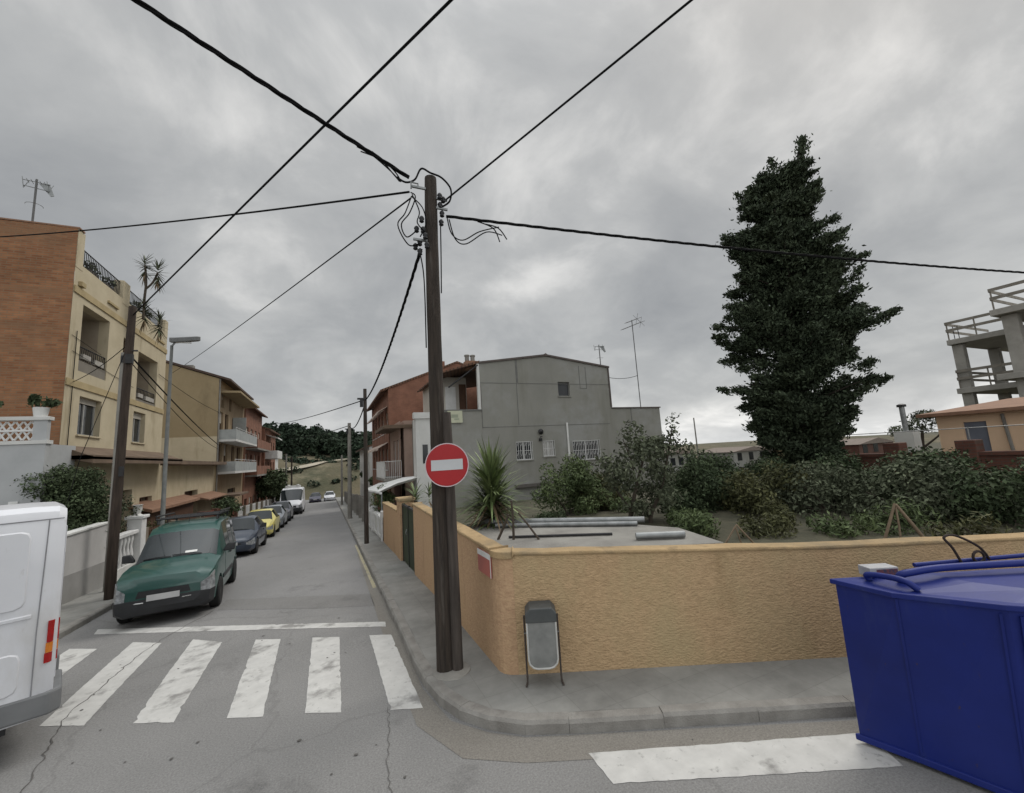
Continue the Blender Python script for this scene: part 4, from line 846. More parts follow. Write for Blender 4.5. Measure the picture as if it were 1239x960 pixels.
def white_terrace():
    t = thing('terrace_house', 'white low house with a lattice balustrade terrace in front of the brick wall', 'house', (-7.1,15.55,0))
    wm = mat('greywhite_render', (.44,.45,.455), .9, (.37,.38,.385), 1.2, stain=((.3,.3,.29), 1., .58, .8, (1,1,.4)))
    MB().box(-9,0,0,1.5,-1.2,3.85).build('wall', wm, t)
    MB().box(-9,.04,-.04,.25,3.852,3.95).build('ledge', WHITER, t); MB().box(-9,.05,-.05,.2,4.5,4.6).build('coping', WHITER, t, bevel=.01)
    k = MB(); k.box(-.28,.0,0,.16,3.95,4.5); k.box(-9,-1.62,0,.16,3.95,4.5); k.build('balustrade_pier', wm, t)
    lt = MB()
    for i in range(9):
        for j in range(2):
            cx_ = -1.55+i*.16; cz_ = 4.09+j*.26
            for s in (-1, 1): lt.tube([(cx_-.07,.08,cz_-s*.12),(cx_+.07,.08,cz_+s*.12)], .024, 5)
    lt.box(-1.62,-.28,.03,.13,4.2,4.25); lt.build('lattice', WHITEF, t)
    MB().frame((0,0,0),(1,0,0),(0,0,1),(0,-1,0),-1.0,-.3,1.1,2.0,.0,.03).build('window', PANE, t)
    MB().frame((0,0,0),(1,0,0),(0,0,1),(0,-1,0),-.6,-.42,2.15,2.35,.0,.03).build('vent', WHITEF, t)
    bx = MB(); bx.tube([(-1.75,-.15,2.0),(-1.75,-.15,2.45),(-1.95,-.25,2.75)], .035, 8); bx.tube([(-1.75,-.15,2.5),(-1.35,-.2,2.48)], .03, 8); bx.build('lantern_arm', DARKM, t)
    return t
white_terrace()
for i, (x, lab) in enumerate([(-7.3,'potted plant in a white pot at the right end of the terrace wall'), (-8.45,'leafy potted plant on the terrace wall at the left edge')]):
    t = thing('potted_plant', lab, 'potted plant', (x,15.65,4.6)); MB().lathe([(.13,0),(.17,.26),(.15,.26)], n=12).build('pot', WHITEP, t, smooth=40)
    v, f_ = leaf_arrays([(.0,0,.4,.25,.2,.16),(.22,0,.38,.16,.1,.1),(-.15,0,.5,.12,.1,.12)], 90, .07, .03, np.random.default_rng(i)); MB().add(v, f_).build('foliage', LEAFD, t)

def garage_wing():
    X, Y0, Y1, ZB = -7.5, 25.5, 36.0, -1.8; t = thing('garage_building', 'low yellow garage wing between the cream building and the tan house', 'building', (X, Y0, 0))
    b = MB(); hs = [(1.0,2.6,-.9,1.3),(4.0,6.6,.2,1.8)]; wall_holes(b, (0,0,0), (0,1,0), (1,0,0), Y1-Y0, 3.28, hs, .3, 0, ZB); b.build('facade', CREAM, t)
    for h in hs: MB().frame((-.28,0,0),(0,1,0),(0,0,1),(1,0,0),*h,-.04,0).build('door', BROWNW, t)
    MB().box(-8,.75,.31,Y1-Y0-.02,3.285,3.48).build('roof', mat('canopy_brown', (.2,.2,.2)), t)
    cp = MB(); cp.prism([(.0,5.2,1.35),(.9,5.2,1.15),(.9,5.2,1.22),(.0,5.2,1.5)], (0,5.0,0)); cp.build('porch_roof', TERRA, t)
garage_wing()
def shed():
    t = thing('wooden_shed', 'brown shed with a sloping terracotta roof behind the street lamp', 'shed', (-7.0,22.6,zg(25)))
    MB().box(-1.2,0,0,6.6,-.3,2.05).build('wall', BROWNW, t); MB().prism([(.25,-.25,2.0),(-1.3,-.25,2.55),(-1.3,-.25,2.65),(.25,-.25,2.12)], (0,7.1,0)).build('roof', TERRA, t)
    MB().box(.003,.03,1.0,2.9,0,1.8).build('door', mat('door_dark', (.07,.04,.028), .7), t)
shed()
def balcony(par, X0, X1, y0, y1, z, h, mt, slab_m, solid=True, rail=True, name='balcony'):
    b = MB(); b.box(X0, X1, y0, y1, z-.16, z); f = b.build(name, slab_m, par)
    k = MB(); k.box(X1-.08, X1-.002, y0+.002, y1-.002, z+.003, z+h); k.box(X0, X1-.082, y0+.002, y0+.08, z+.003, z+h); k.box(X0, X1-.082, y1-.08, y1-.002, z+.003, z+h); k.build('parapet', mt, f)
    if rail: railing(f, (X1-.04,y0+.05,z+h), (X1-.04,y1-.05,z+h), .14, 8, WHITEF, .01, 'handrail', .018, False)
    return f
def tan_house():
    X, Y0, Y1, ZB, EZ = -7.4, 36.0, 46.2, -2.4, 9.6
    t = thing('apartment_building', 'tan gabled house with grey balconies and dark eaves', 'building', (X, Y0, 0))
    floors = [-1.2, 2.75, 5.1+.05]; hs = []
    for z in (2.8, 5.2): hs += [(.6,1.7,z,z+2.05),(2.3,3.5,z,z+2.05),(5.0,6.2,z,z+2.05),(7.2,8.6,z,z+2.05)]
    hs += [(.8,2.2,-1.1,1.2),(4,7,-1.0,1.4)]; hs += [(1.0,1.9,7.6,8.7),(3.6,4.5,7.6,8.7)]
    b = MB(); wall_holes(b, (0,0,0), (0,1,0), (1,0,0), Y1-Y0, EZ, hs, .25, 0, ZB); b.build('facade', mat('ochre_brown_render', (.33,.25,.16), .9, (.27,.2,.125), 1.4), t)
    for i, h in enumerate(hs): window(t, (0,0,0), (0,1,0), (1,0,0), h, .2, BROWNW, 1, False, shutter=.4 if i % 3 == 1 else 0, name='door' if i < 8 else 'window')
    g = MB(); g.add([(.0,0,5.35),(-9.5,0,5.35),(-9.5,0,10.5),(-5.2,0,11.35),(.0,0,EZ)], [(0,1,2,3,4)]); g.build('gable_wall', TAN, t)
    g = MB(); g.add([(.0,0,ZB),(-9.5,0,ZB),(-9.5,0,5.35),(.0,0,5.35)], [(0,1,2,3)]); g.build('gable_base', CREAM, t)
    rf = MB(); rf.prism([(.75,-.12,EZ-.18),(.75,-.12,EZ-.02),(-5.2,-.12,11.52),(-9.9,-.12,10.5),(-9.9,-.12,10.4),(-5.2,-.12,11.37)], (0,Y1-Y0+.12,0)); rf.build('roof', mat('roof_dark', (.09,.06,.045), .9, (.06,.042,.034), 2.), t)
    balcony(t, 0, 1.15, .15, 9.9, 5.12, .72, GRAYB, WHITER); balcony(t, 0, 1.15, .15, 9.9, 2.78, .72, GRAYB, WHITER)
    MB().box(0,1.3,.3,9.8,8.6,8.75).build('balcony_roof', TAN, t); MB().box(.05,1.0,4.9,5.0,5.12,7.2).build('screen', GRAYB, t)
    c = MB(); c.box(-4.6,-3.8,1.0,1.8,10.8,11.9); c.build('chimney', TAN, t, bevel=.02); c = MB(); c.box(-2.6,-2.1,2,2.5,10.2,11.0); c.build('chimney', CONC, t)
    MB().tube([(.06,.06,ZB),(.06,.06,EZ)], .05, 8).build('downpipe', CONC, t)
    gz = MB(); gz.box(.02,1.6,-.6,3.0,1.02,1.15); gz.build('porch_roof', mat('canopy_brown', (.2,.2,.2)), t)
tan_house()
MBX = thing('chimney_stack', 'small square chimney on the roof edge behind the street lamp head', 'chimney', (-9.6,28.0,3.4)); MB().box(-.32,.32,-.35,.35,0,6.2).build('shaft', TAN, MBX); MB().box(-.4,.4,-.43,.43,6.2,6.32).build('cap', CONC, MBX)
def brick_block(X, Y0, Y1, ZB, EZ, lab, wallm, balc, seed, side=1, gable=None, floors=(2.8,5.3), bx=1.0):
    t = thing('apartment_building', lab, 'building', (X, Y0, 0)); rnd = random.Random(seed); L = Y1-Y0; hs = []; n = int(L/2.6)
    for z in floors:
        for i in range(n): y = .5+i*(L-.6)/n; hs.append((y, y+1.2, z+(.0 if i % 2 == 0 else .9), z+2.05))
    for i in range(n): y = .5+i*(L-.6)/n; hs.append((y, y+1.3, ZB+.9, ZB+2.9))
    Nn = (side,0,0); b = MB(); wall_holes(b, (0,0,0), (0,1,0), Nn, L, EZ, hs, .22, 0, ZB); b.build('facade', wallm, t)
    for h in hs: window(t, (0,0,0), (0,1,0), Nn, h, .18, BROWNW, 1, False, shutter=rnd.choice([0,.3,.6]))
    D = -9*side
    g = MB()
    for y in (0, L): g.add([(0,y,ZB),(D,y,ZB),(D,y,EZ),(D*.5,y,EZ+1.5),(0,y,EZ)], [(0,1,2,3,4)])
    g.build('gable_wall', gable or wallm, t)
    rf = MB(); rf.prism([(.6*side,-.1,EZ-.2),(.6*side,-.1,EZ-.05),(D*.5,-.1,EZ+1.66),(D*1.05,-.1,EZ-.05),(D*1.05,-.1,EZ-.2),(D*.5,-.1,EZ+1.51)], (0,L+.08,0)); rf.build('roof', TILE, t)
    if balc:
        for z in floors: balcony(t, 0, bx*side, .4, L-.4, z, .85, balc, CONC, rail=False) if side > 0 else None
    return t
brick_block(-7.3,46.3,57,-2.8,9.0,'brown brick building with brick balconies beyond the tan house',BRICKR,BRICKR,61,gable=BRICKG,floors=(2.3,4.9))
def awnings(par, X, side, spans, z, mt, proj=.8, drop=.55):
    for (y0, y1) in spans:
        b = MB(); b.prism([(X,y0,z),(X,y0,z+.03),(X+proj*side,y0,z-drop+.03),(X+proj*side,y0,z-drop-.12),(X+proj*side-.02*side,y0,z-drop)], (0,y1-y0,0)); b.build('awning', mt, par)
b4 = brick_block(-7.0,57.2,68,-3.2,7.6,'red brick building with one white balcony farther down the left side',BRICKR,None,62,gable=BRICKG,floors=(1.6,4.2))
balcony(b4, 0, 1.3, .5, 6, 4.15, .8, WHITER, WHITER, rail=False); awnings(b4, .02, 1, [(.8,5.5)], 6.9, WHITEP, 1.3, .4)
brick_block(-7.6,68.3,78,-3.3,5.0,'small white house at the end of the left terrace',WHITER,None,63,floors=(.8,))

# ---- right side
def grey_house():
    X, Y, ZB = 7.2, 20.0, -.9
    t = thing('grey_house', 'large plain grey rendered house with small grilled windows and a shallow gable', 'house', (X, Y, 0)); U, Nn = (1,0,0), (0,-1,0)
    hs = [(1.82,2.76,2.44,3.42),(3.42,4.12,2.55,3.4),(5.3,7.1,2.22,3.32),(4.64,5.4,5.86,6.68)]
    b = MB(); wall_holes(b, (0,0,0), U, Nn, 8.2, 7.6, hs, .18, 0, ZB); b.add([(0,0,7.6),(8.2,0,7.6),(3.95,0,8.15)], [(0,1,2)]); b.build('front_wall', GREYR, t)
    for i, h in enumerate(hs): window(t, (0,0,0), U, Nn, h, .14, WHITEF if i < 3 else GREYD, 1 if i < 3 else 0, True, .05, sillm=GREYR, grille=i < 3, pane=PANE if i != 1 else mat('curtain', (.45,.44,.42), .8))
    s = MB(); s.box(0,8.2,-.012,-.002,6.55,6.575); s.box(2.05,2.17,-.014,-.002,6.6,7.85); s.box(2.05,2.08,-.013,-.002,4.3,6.55); s.box(6.1,6.13,-.014,-.002,6.3,7.65); s.box(6.55,6.58,-.014,-.002,6.3,7.6); s.box(6.13,6.55,-.0135,-.002,6.3,6.33); s.box(0,8.0,-.012,-.002,4.22,4.245); s.box(0,.03,-.013,-.002,4.2,6.4); s.build('seam', GREYD, t)
    c = MB(); c.prism([(-.06,-.08,7.58),(3.95,-.08,8.14),(8.26,-.08,7.58),(8.26,-.08,7.68),(3.95,-.08,8.25),(-.06,-.08,7.68)], (0,9.5,0)); c.build('roof', mat('roof_edge', (.12,.10,.09), .9, (.085,.07,.065), 3.), t)
    c = MB(); c.prism([(3.7,-.1,8.14),(3.95,-.1,8.3),(4.2,-.1,8.14)], (0,.25,0)); c.build('ridge_tile', mat('roof_edge', (.1,.1,.1)), t)
    w_ = MB(); w_.box(8.2,11.9,.0,5,ZB,5.12); w_.build('right_wing', GREYR, t); cp = MB(); cp.box(8.22,11.96,-.06,.3,5.122,5.19); cp.box(8.15,8.23,-.05,.25,5.2,7.6); cp.build('coping', mat('roof_edge', (.1,.1,.1)), t)
    s = MB(); s.box(9.6,9.66,-.012,-.002,4.2,5.1); s.build('stain_seam', GREYD, t)
    # left wing: low wall with terrace on top and recessed upper wall
    l = MB(); l.box(-2.55,-.002,.01,6,ZB,5.1); l.build('left_wing', GREYR, t); l = MB(); l.box(-2.6,0,-.04,.22,5.102,5.17); l.build('terrace_coping', GREYD, t)
    u = MB(); u.box(-1.75,-.002,2.4,6,5.12,7.3); u.build('upper_wall', mat('cream_white', (.48,.45,.40), .9, (.42,.39,.35), 1.5), t)
    d = MB(); d.frame((0,2.4,0),U,(0,0,1),Nn,-.45,-.05,5.2,6.9,.0,.04); d.build('terrace_door', BROWNW, t); d = MB(); d.frame((0,2.4,0),U,(0,0,1),Nn,-1.25,-.65,5.3,6.75,.0,.03); d.build('terrace_window', WHITEF, t)
    r_ = MB(); r_.prism([(-2.1,-.05,7.0),(0,-.05,7.62),(0,-.05,7.74),(-2.1,-.05,7.08)], (0,6,0)); r_.build('terrace_roof', TILE, t)
    k = MB(); k.box(-.16,-.02,-.02,.14,5.15,7.6); k.build('corner_post', WHITER, t); pr = MB(); pr.tube([(-1.7,.0,6.3),(-.1,0,7.5)], .04, 6); pr.build('strut', DARKM, t)
    ch = MB(); ch.box(-.55,.05,.5,1.0,7.4,7.85); ch.build('chimney', TERRA, t)
    for x in (-.42, -.1): 
        q = MB(); q.lathe([(.12,7.85),(.12,8.12),(.15,8.14),(.15,8.2),(.1,8.22)], (x,.75,0), 10); q.build('chimney_pot', CONC, t, smooth=40)
    # white strip of street facade
    wv = MB(); wv.box(-3.4,-2.552,-.02,.7,ZB,4.75); wv.build('street_wall', WHITER, t); ww = MB(); ww.box(-3.1,-2.85,-.035,-.022,2.6,3.5); ww.build('window', PANE, t)
    ac = MB(); ac.box(-3.5,-2.55,-.1,.2,4.752,5.05); ac.build('wall_coping', WHITER, t)
    dp = MB(); dp.tube([(5.0,-.06,2.5),(5.0,-.06,4.35)], .055, 8); dp.build('downpipe', WHITEP, t)
    sd_ = MB(); sd_.lathe([(.02,.0),(.1,.06),(.16,.1)], (3.3,-.2,3.9), 12, 'Y'); sd_.box(3.28,3.32,-.2,0,3.6,3.64); sd_.box(3.2,3.34,-.12,-.002,3.4,3.55); sd_.build('wall_lamp', DARKM, t)
    b_ = MB(); b_.box(1.6,8.1,-.3,-.003,1.05,1.2); b_.build('ledge', mat('ledge_dark', (.12,.11,.10), .9), t)
    return t
grey_house()
def house_sign():
    t = thing('wall_sign', 'small pale rectangular sign on the grey house just right of the big pole', 'sign', (5.75,19.9,4.8))
    MB().box(-.38,.38,0,.05,-.3,.3).build('board', mat('sign_pale', (.50,.51,.38), .6, (.44,.45,.33), 3.), t); k = MB(); k.box(-.2,.15,-.004,-.001,-.05,.12); k.box(-.05,.2,-.004,-.0012,-.16,-.08); k.build('emblem', mat('sign_smudge', (.33,.36,.27), .6), t)
house_sign()
antenna('roof_antenna', 'tall mast with long slanting yagi antennas on the grey house', (18.15,20.6,5.1), 5.9, 'yagi', R(12))
antenna('roof_antenna', 'short antenna at the right eave of the grey house gable', (15.5,20.8,7.5), 1.75, 'panel', R(-20))
cable('thin aerial cable between the grey house eave and the tall antenna mast', (15.4,20.3,7.1), (18.15,20.6,7.3), .15, .015)
def middle_house():
    t = thing('balcony_house', 'pinkish house with a white railed balcony under a brown canopy', 'house', (3.95,25.6,0))
    b = MB(); hs = [(.8,1.7,2.0,4.1),(2.2,3.2,2.0,4.1)]; wall_holes(b, (0,0,0), (0,1,0), (-1,0,0), 4.6, 5.2, hs, .2, 0, -1.4); b.build('facade', PINKR, t)
    for h in hs: window(t, (0,0,0), (0,1,0), (-1,0,0), h, .16, WHITEF, 1, False, name='door')
    g = MB(); g.box(.002,8,0,4.6,-1.4,5.2); g.xf(Matrix.Translation((.2,.0,0))); g.build('wall', PINKR, t)
    q = MB(); q.box(-1.0,8,-.15,4.7,4.75,4.95); q.build('canopy', mat('canopy_brown', (.2,.2,.2)), t)
    s = MB(); s.box(-1.0,0,-.1,4.6,1.65,1.8); s.build('balcony_slab', CONC, t); railing(t, (-.95,-.05,1.8), (-.95,4.55,1.8), 1.0, 34, WHITEF); railing(t, (-.95,-.05,1.8), (-.0,-.05,1.8), 1.0, 8, WHITEF); p = MB(); p.box(-.93,-.9,0,4.5,1.82,2.7); p.build('balcony_panel', WHITER, t)
    d = MB(); d.box(-.05,-.0,.3,2.8,-.9,1.3); d.build('garage_door', mat('garage_brown', (.12,.05,.04), .7), t)
middle_house()
def red_block():
    X, Y0, Y1, ZB, EZ = 3.9, 30.4, 43.0, -2.2, 8.0
    t = thing('apartment_building', 'tall red brick block with rows of white awnings on the right of the street', 'building', (X, Y0, 0)); hs = []; L = Y1-Y0
    for z in (1.6,4.3):
        for i in range(5): y = .8+i*2.35; hs.append((y, y+1.15, z+.6, z+2.1))
    b = MB(); wall_holes(b, (0,0,0), (0,1,0), (-1,0,0), L, EZ, hs, .2, 0, ZB); b.build('facade', BRICKR, t)
    for h in hs: window(t, (0,0,0), (0,1,0), (-1,0,0), h, .16, WHITEF, 1, True, shutter=.3)
    g = MB()
    for y in (0, L): g.add([(0,y,ZB),(11,y,ZB),(11,y,EZ),(5.2,y,EZ+2.05),(0,y,EZ)], [(0,1,2,3,4)])
    g.build('gable_wall', BRICKG, t)
    rf = MB(); rf.prism([(-.55,-.08,EZ-.25),(-.55,-.08,EZ-.1),(5.2,-.08,EZ+2.2),(11.3,-.08,EZ),(11.3,-.08,EZ-.15),(5.2,-.08,EZ+2.06)], (0,L+.1,0)); rf.build('roof', TILE, t)
    awnings(t, -.02, -1, [(.5+i*2.35,.5+i*2.35+1.9) for i in range(5)], 4.15, mat('awning_stripe', (.62,.55,.48), .8, (.5,.38,.32), 1.5, stretch=(1,6,1)), .7, .4); awnings(t, -.02, -1, [(.5+i*2.35,.5+i*2.35+1.9) for i in range(5)], 6.75, mat('awning_stripe', (.6,.6,.6)), .7, .4)
    c = MB(); c.box(3.9,4.5,1.0,1.6,9.2,10.4); c.build('chimney', BRICKG, t)
red_block()
def white_block():
    brick_block(4.2,50,66,-3.0,4.6,'pale cream house beyond the red brick block on the right',WHITER,None,71,side=-1,floors=(.8,))
white_block()
def panel_wall():
    t = thing('panel_wall', 'white garden wall with square panels beyond the orange wall', 'wall', (1.95,17.6,0)); z = zg(22)
    b = MB(); b.prism([(0,0,zg(17.6)-.2),(0,8.6,zg(26.2)-.2),(0,8.6,.28),(0,0,.62)], (.18,0,0)); b.build('wall_face', WHITER, t)
    k = MB()
    for i in range(5):
        y = .15+i*1.7; zz = zg(17.6+y); top = .62-.04*y
        for (a, c, d, e_) in ((y,y+1.5,zz+.15,zz+.25),(y,y+1.5,top-.16,top-.06),(y,y+.1,zz+.25,top-.16),(y+1.4,y+1.5,zz+.25,top-.16)): k.box(-.03,-.001,a,c,d,e_)
    k.build('panel_trim', WHITEF, t)
    pp = MB()
    for y in (0, 4.2, 8.4): pp.box(-.06,.24,y,y+.25,zg(17.6+y)-.2,.85-.04*y)
    pp.build('post', WHITEF, t)
panel_wall()
def carport():
    t = thing('carport_awning', 'white corrugated awning over the right pavement wall', 'awning', (2.1,20.0,0)); V = []; F = []; n = 44
    for i in range(n+1):
        y = i*8.0/n; w_ = .05*math.cos(i*math.pi)
        for x, z in ((0,1.45+w_),(.8,1.75+w_),(2.0,2.0+w_)): V.append((x, y, z-.04*y))
    for i in range(n):
        for k in range(2): F.append((3*i+k, 3*i+k+1, 3*i+k+4, 3*i+k+3))
    b = MB().add(V, F); o = b.build('sheet', WHITEP, t); s = o.modifiers.new('s', 'SOLIDIFY'); s.thickness = .02
    p = MB()
    for y in (.1,3.9,7.8): p.tube([(.1,y,zg(20+y)-.1),(.1,y,1.42-.04*y)], .035, 8)
    p.build('post', STEEL, t); r_ = MB(); r_.tube([(.05,0,1.4),(.05,8,1.08)], .06, 8); r_.build('gutter', WHITEF, t)
carport()
def fence_run(name, lab, X, y0, y1, h, mt, wallh=.5, wm=BRICKL, side=1):
    t = thing(name, lab, 'fence', (X, y0, 0)); n = int((y1-y0)/.16); b = MB()
    MB().prism([(0,0,zg(y0)-.2),(0,y1-y0,zg(y1)-.2),(0,y1-y0,zg(y1)+.1+wallh),(0,0,zg(y0)+.1+wallh)], (-.16*side,0,0)).build('low_wall', wm, t)
    for i in range(n+1):
        y = (y1-y0)*i/n; z = zg(y0+y)+.1; b.box(-.1*side-.012,-.1*side+.012,y-.03,y+.03,z+wallh,z+h)
    for zz in (wallh+.1, h-.08):
        b.prism([(-.115*side,0,zg(y0)+.1+zz),(-.115*side,y1-y0,zg(y1)+.1+zz),(-.115*side,y1-y0,zg(y1)+.14+zz),(-.115*side,0,zg(y0)+.14+zz)], (.03*side,0,0))
    b.build('pales', mt, t); p = MB(); k = max(1, round((y1-y0)/3))
    for i in range(k+1): y = (y1-y0)*i/k; p.box(-.22,.06,y-.13,y+.13,zg(y0+y)-.2,zg(y0+y)+h+.15)
    p.build('post', wm, t)
fence_run('garden_fence','brown railed fence beside the white pillar',-5.85,18.8,25.5,1.35,BROWNW,.5,mat('fence_base', (.2,.17,.13), .9))
fence_run('garden_fence','reddish fence with brick posts in front of the tan house',-5.75,25.7,34,1.5,mat('fence_red', (.17,.06,.04), .7),.8,BRICKL)
fence_run('garden_fence','white slatted fence with grey posts below the round tree',-5.75,34.2,46,1.3,WHITEF,.6,mat('fence_base', (.2,.2,.2)))
fence_run('garden_fence','white pale fence near the far white van',-5.75,46.2,58,1.3,WHITEF,.5,CONC)
fence_run('garden_fence','dark red fence beyond the white panel wall on the right',2.05,27.5,36,1.4,mat('fence_red', (.2,.1,.1)),.5,CONC,-1)
fence_run('garden_fence','grey low fence at the far right end of the street',2.05,36.5,60,1.3,CONC,.6,CONC,-1)
def balustrade():
    t = thing('balustrade_wall', 'white balustrade fence with a capped pillar behind the brown pole', 'fence', (-5.8,16.25,zg(17)))
    MB().box(-.2,0,0,2.2,-.4,.45).build('base', WHITER, t); MB().box(-.22,.03,0,1.9,1.35,1.47).build('top_rail', WHITEF, t, bevel=.02)
    for i in range(6): MB().lathe([(.06,.45),(.05,.55),(.085,.72),(.045,.95),(.045,1.05),(.07,1.2),(.06,1.35)], (-.1,.3+i*.26,0), 8).build('baluster', WHITEF, t, smooth=50)
    for y, h in ((1.95,1.8),):
        MB().box(-.3,.1,y-.16,y+.24,-.4,h).build('pillar', WHITEF, t, bevel=.02); MB().box(-.36,.16,y-.22,y+.3,h+.002,h+.1).build('pillar_cap', WHITEF, t, bevel=.02); MB().lathe([(.16,h+.1),(.08,h+.16),(.13,h+.3),(.12,h+.42),(.15,h+.45)], (-.1,y+.04,0), 10).build('urn', WHITER, t, smooth=50)
balustrade()
def white_wall():
    t = thing('garden_wall', 'pale rendered garden wall beside the white van', 'wall', (-5.9,9.8,0))
    m_ = mat('pale_wall', (.46,.45,.44), .9, (.38,.37,.36), 1., stain=((.3,.29,.28), .9, .55, .8, (1,1,.4)))
    MB().prism([(0,0,-.3),(0,6.4,-.6),(0,6.4,1.5),(0,0,1.36)], (-.2,0,0)).build('wall_face', m_, t); MB().prism([(.04,-.03,1.36),(.04,6.4,1.502),(.04,6.4,1.56),(.04,-.03,1.42)], (-.28,0,0)).build('coping', WHITER, t, bevel=.01)
    MB().prism([(.012,0,-.3),(.012,6.4,-.6),(.012,6.4,.45),(.012,0,.62)], (-.01,0,0)).build('plinth', mat('plinth_grey', (.3,.295,.285), .9, (.24,.235,.225), 1.2), t)
    MB().box(.013,.03,1.2,1.6,.3,.75).build('meter_box', WHITEP, t)
white_wall()
# ---- far right: brick wall, peach house, concrete frame, distant roofs
def low_wall():
    t = thing('brick_wall', 'long dark red brick wall in front of the peach house', 'wall', (16,-2,0)); MB().box(0,.25,0,11,-.2,2.0).build('wall_face', BRICKL, t)
    MB().box(-.05,.3,0,11,2.002,2.1).build('coping', BRICKL, t); p = MB()
    for y in (7.25,8.9,10.7): p.box(-.08,.4,y,y+.42,-.2,2.42)
    p.box(-.08,.4,5.15,5.75,-.2,2.65); p.build('pier', BRICKL, t, bevel=.02); w_ = MB(); w_.tube([(.1,.2,2.75),(.1,10.8,2.75)], .012, 5)
    for y in (1,4.2,7.4,10.6): w_.tube([(.1,y,2.1),(.1,y,2.78)], .014, 5)
    w_.build('wire_rail', STEEL, t)
low_wall()
def peach_house():
    t = thing('peach_house', 'peach rendered low house with a blue-grey door at the right edge', 'house', (18,-3,0)); b = MB(); hs = [(7.55,8.85,.8,2.9)]
    hs = [(8.62,9.12,.8,2.92)]
    wall_holes(b, (0,0,0), (0,1,0), (-1,0,0), 9.72, 3.2, hs, .15, 0, -.2); b.box(.2,7,9.5,9.72,-.2,3.2); b.build('wall', PEACH, t)
    MB().frame((.1,0,0),(0,1,0),(0,0,1),(-1,0,0),8.62,9.12,.8,2.92,0,.03).build('door', mat('door_blue', (.17,.19,.23), .6, (.14,.155,.19), 2.), t)
    MB().prism([(-.4,-.3,3.16),(-.4,-.3,3.26),(7,-.3,3.8),(7,-.3,3.2)], (0,10.35,0)).build('roof', TERRA, t); p = MB(); p.tube([(-.06,8.1,.6),(-.06,8.25,3.1)], .04, 6); p.build('downpipe', CONC, t)
peach_house()
def frame_building():
    CONC = mat('pale_concrete', (.36,.345,.315), .9, (.27,.26,.235), 1.6, bump=.3, bscale=30, detail=9.)
    t = thing('unfinished_building', 'unfinished concrete building frame with open floors and timber guard rails', 'building', (35,11.4,0)); b = MB()
    col = lambda x, y, z0, z1, w_=.24: b.box(x-w_, x+w_, y-w_, y+w_, z0, z1)
    for y in (0, -5.2, -10.4):
        for x in (.1, 5, 10): col(x, y, -.5, 7.72)
    col(-3.2,-3.15,-.5,8.28,.27); col(-3.2,-8.5,-.5,8.28,.27); b.build('column', CONC, t, bevel=.02)
    s = MB()
    for z in (4.75, 7.75): s.box(-.35,10.4,-11,.35,z,z+.32)
    s.box(-3.9,10,-11.5,-2.65,8.3,8.62); s.box(-3.9,-.36,-11.5,-2.4,5.0,5.3); s.build('floor_slab', CONC, t, bevel=.02)
    r_ = MB(); TM = mat('timber_rail', (.24,.22,.19), .85, (.17,.155,.13), 3.)
    for z, x, y0, y1 in ((8.07,-.3,-2.2,.3),(5.07,-.3,-2.4,.25),(8.62,-3.85,-11,-2.75)):
        for h in (.5, .95): r_.box(x-.02,x+.02,y0,y1,z+h,z+h+.16); r_.box(x,x+6,y1-.04,y1,z+h-.02,z+h+.13)
        for y in (y0+.1, (y0+y1)/2, y1-.06): r_.box(x+.022,x+.06,y-.03,y+.03,z,z+1.1)
    r_.build('guard_rail', TM, t)
    rb = MB()
    for y in (.1,-.1): rb.tube([(.1,y,8.05),(.1,y,8.9)], .02, 5)
    rb.build('rebar', DARKM, t); pr = MB(); pr.tube([(-.3,-.4,3.2),(-1.0,.2,3.75)], .08, 6); pr.build('prop', CONC, t)
frame_building()
def metal_chimney():
    t = thing('metal_chimney', 'thin metal chimney on a white block left of the peach house', 'chimney', (24,10.05,0)); MB().box(-.3,.3,-.35,.35,0,2.75).build('base', WHITER, t); MB().lathe([(.1,2.75),(.1,3.85)], n=10).build('flue', STEEL, t, smooth=40); MB().lathe([(.17,3.85),(.17,3.95),(.05,4.0)], n=10).build('cowl', DARKM, t)
metal_chimney()
for i, (x, y, w_, h, d_, mt, lab) in enumerate([(58,46,9,2.6,7,GREYR,'distant low grey house just left of the cypress'),(84,58,14,2.6,8,GREYR,'long distant grey house behind the cypress trunk'),(66,38,8,2.4,7,TAN,'distant low tan house right of the cypress trunk'),(60,30,8,2.3,6,BRICKL,'distant low brick house behind the metal chimney'),(50,52,6,3.0,6,GREYR,'distant grey house between the fruit tree and the cypress')]):
    z = zg(y); t = thing('distant_house', lab, 'house', (x, y, z)); MB().box(0,w_,0,d_,0,h).build('wall', mt, t); MB().prism([(-.3,-.3,h),(w_+.3,-.3,h),(w_/2,-.3,h+.7)], (0,d_+.6,0)).build('roof', mat('dull_roof', (.2,.165,.14), .9, (.16,.13,.11)), t)
    for k in range(3): MB().box(.8+k*w_/3.4,1.8+k*w_/3.4,-.03,.0,1.2,2.4).build('window', PANE, t)
street_pole(34,31,6.2,.08,'thin distant lamp pole left of the cypress',CONC,'distant_pole',False)

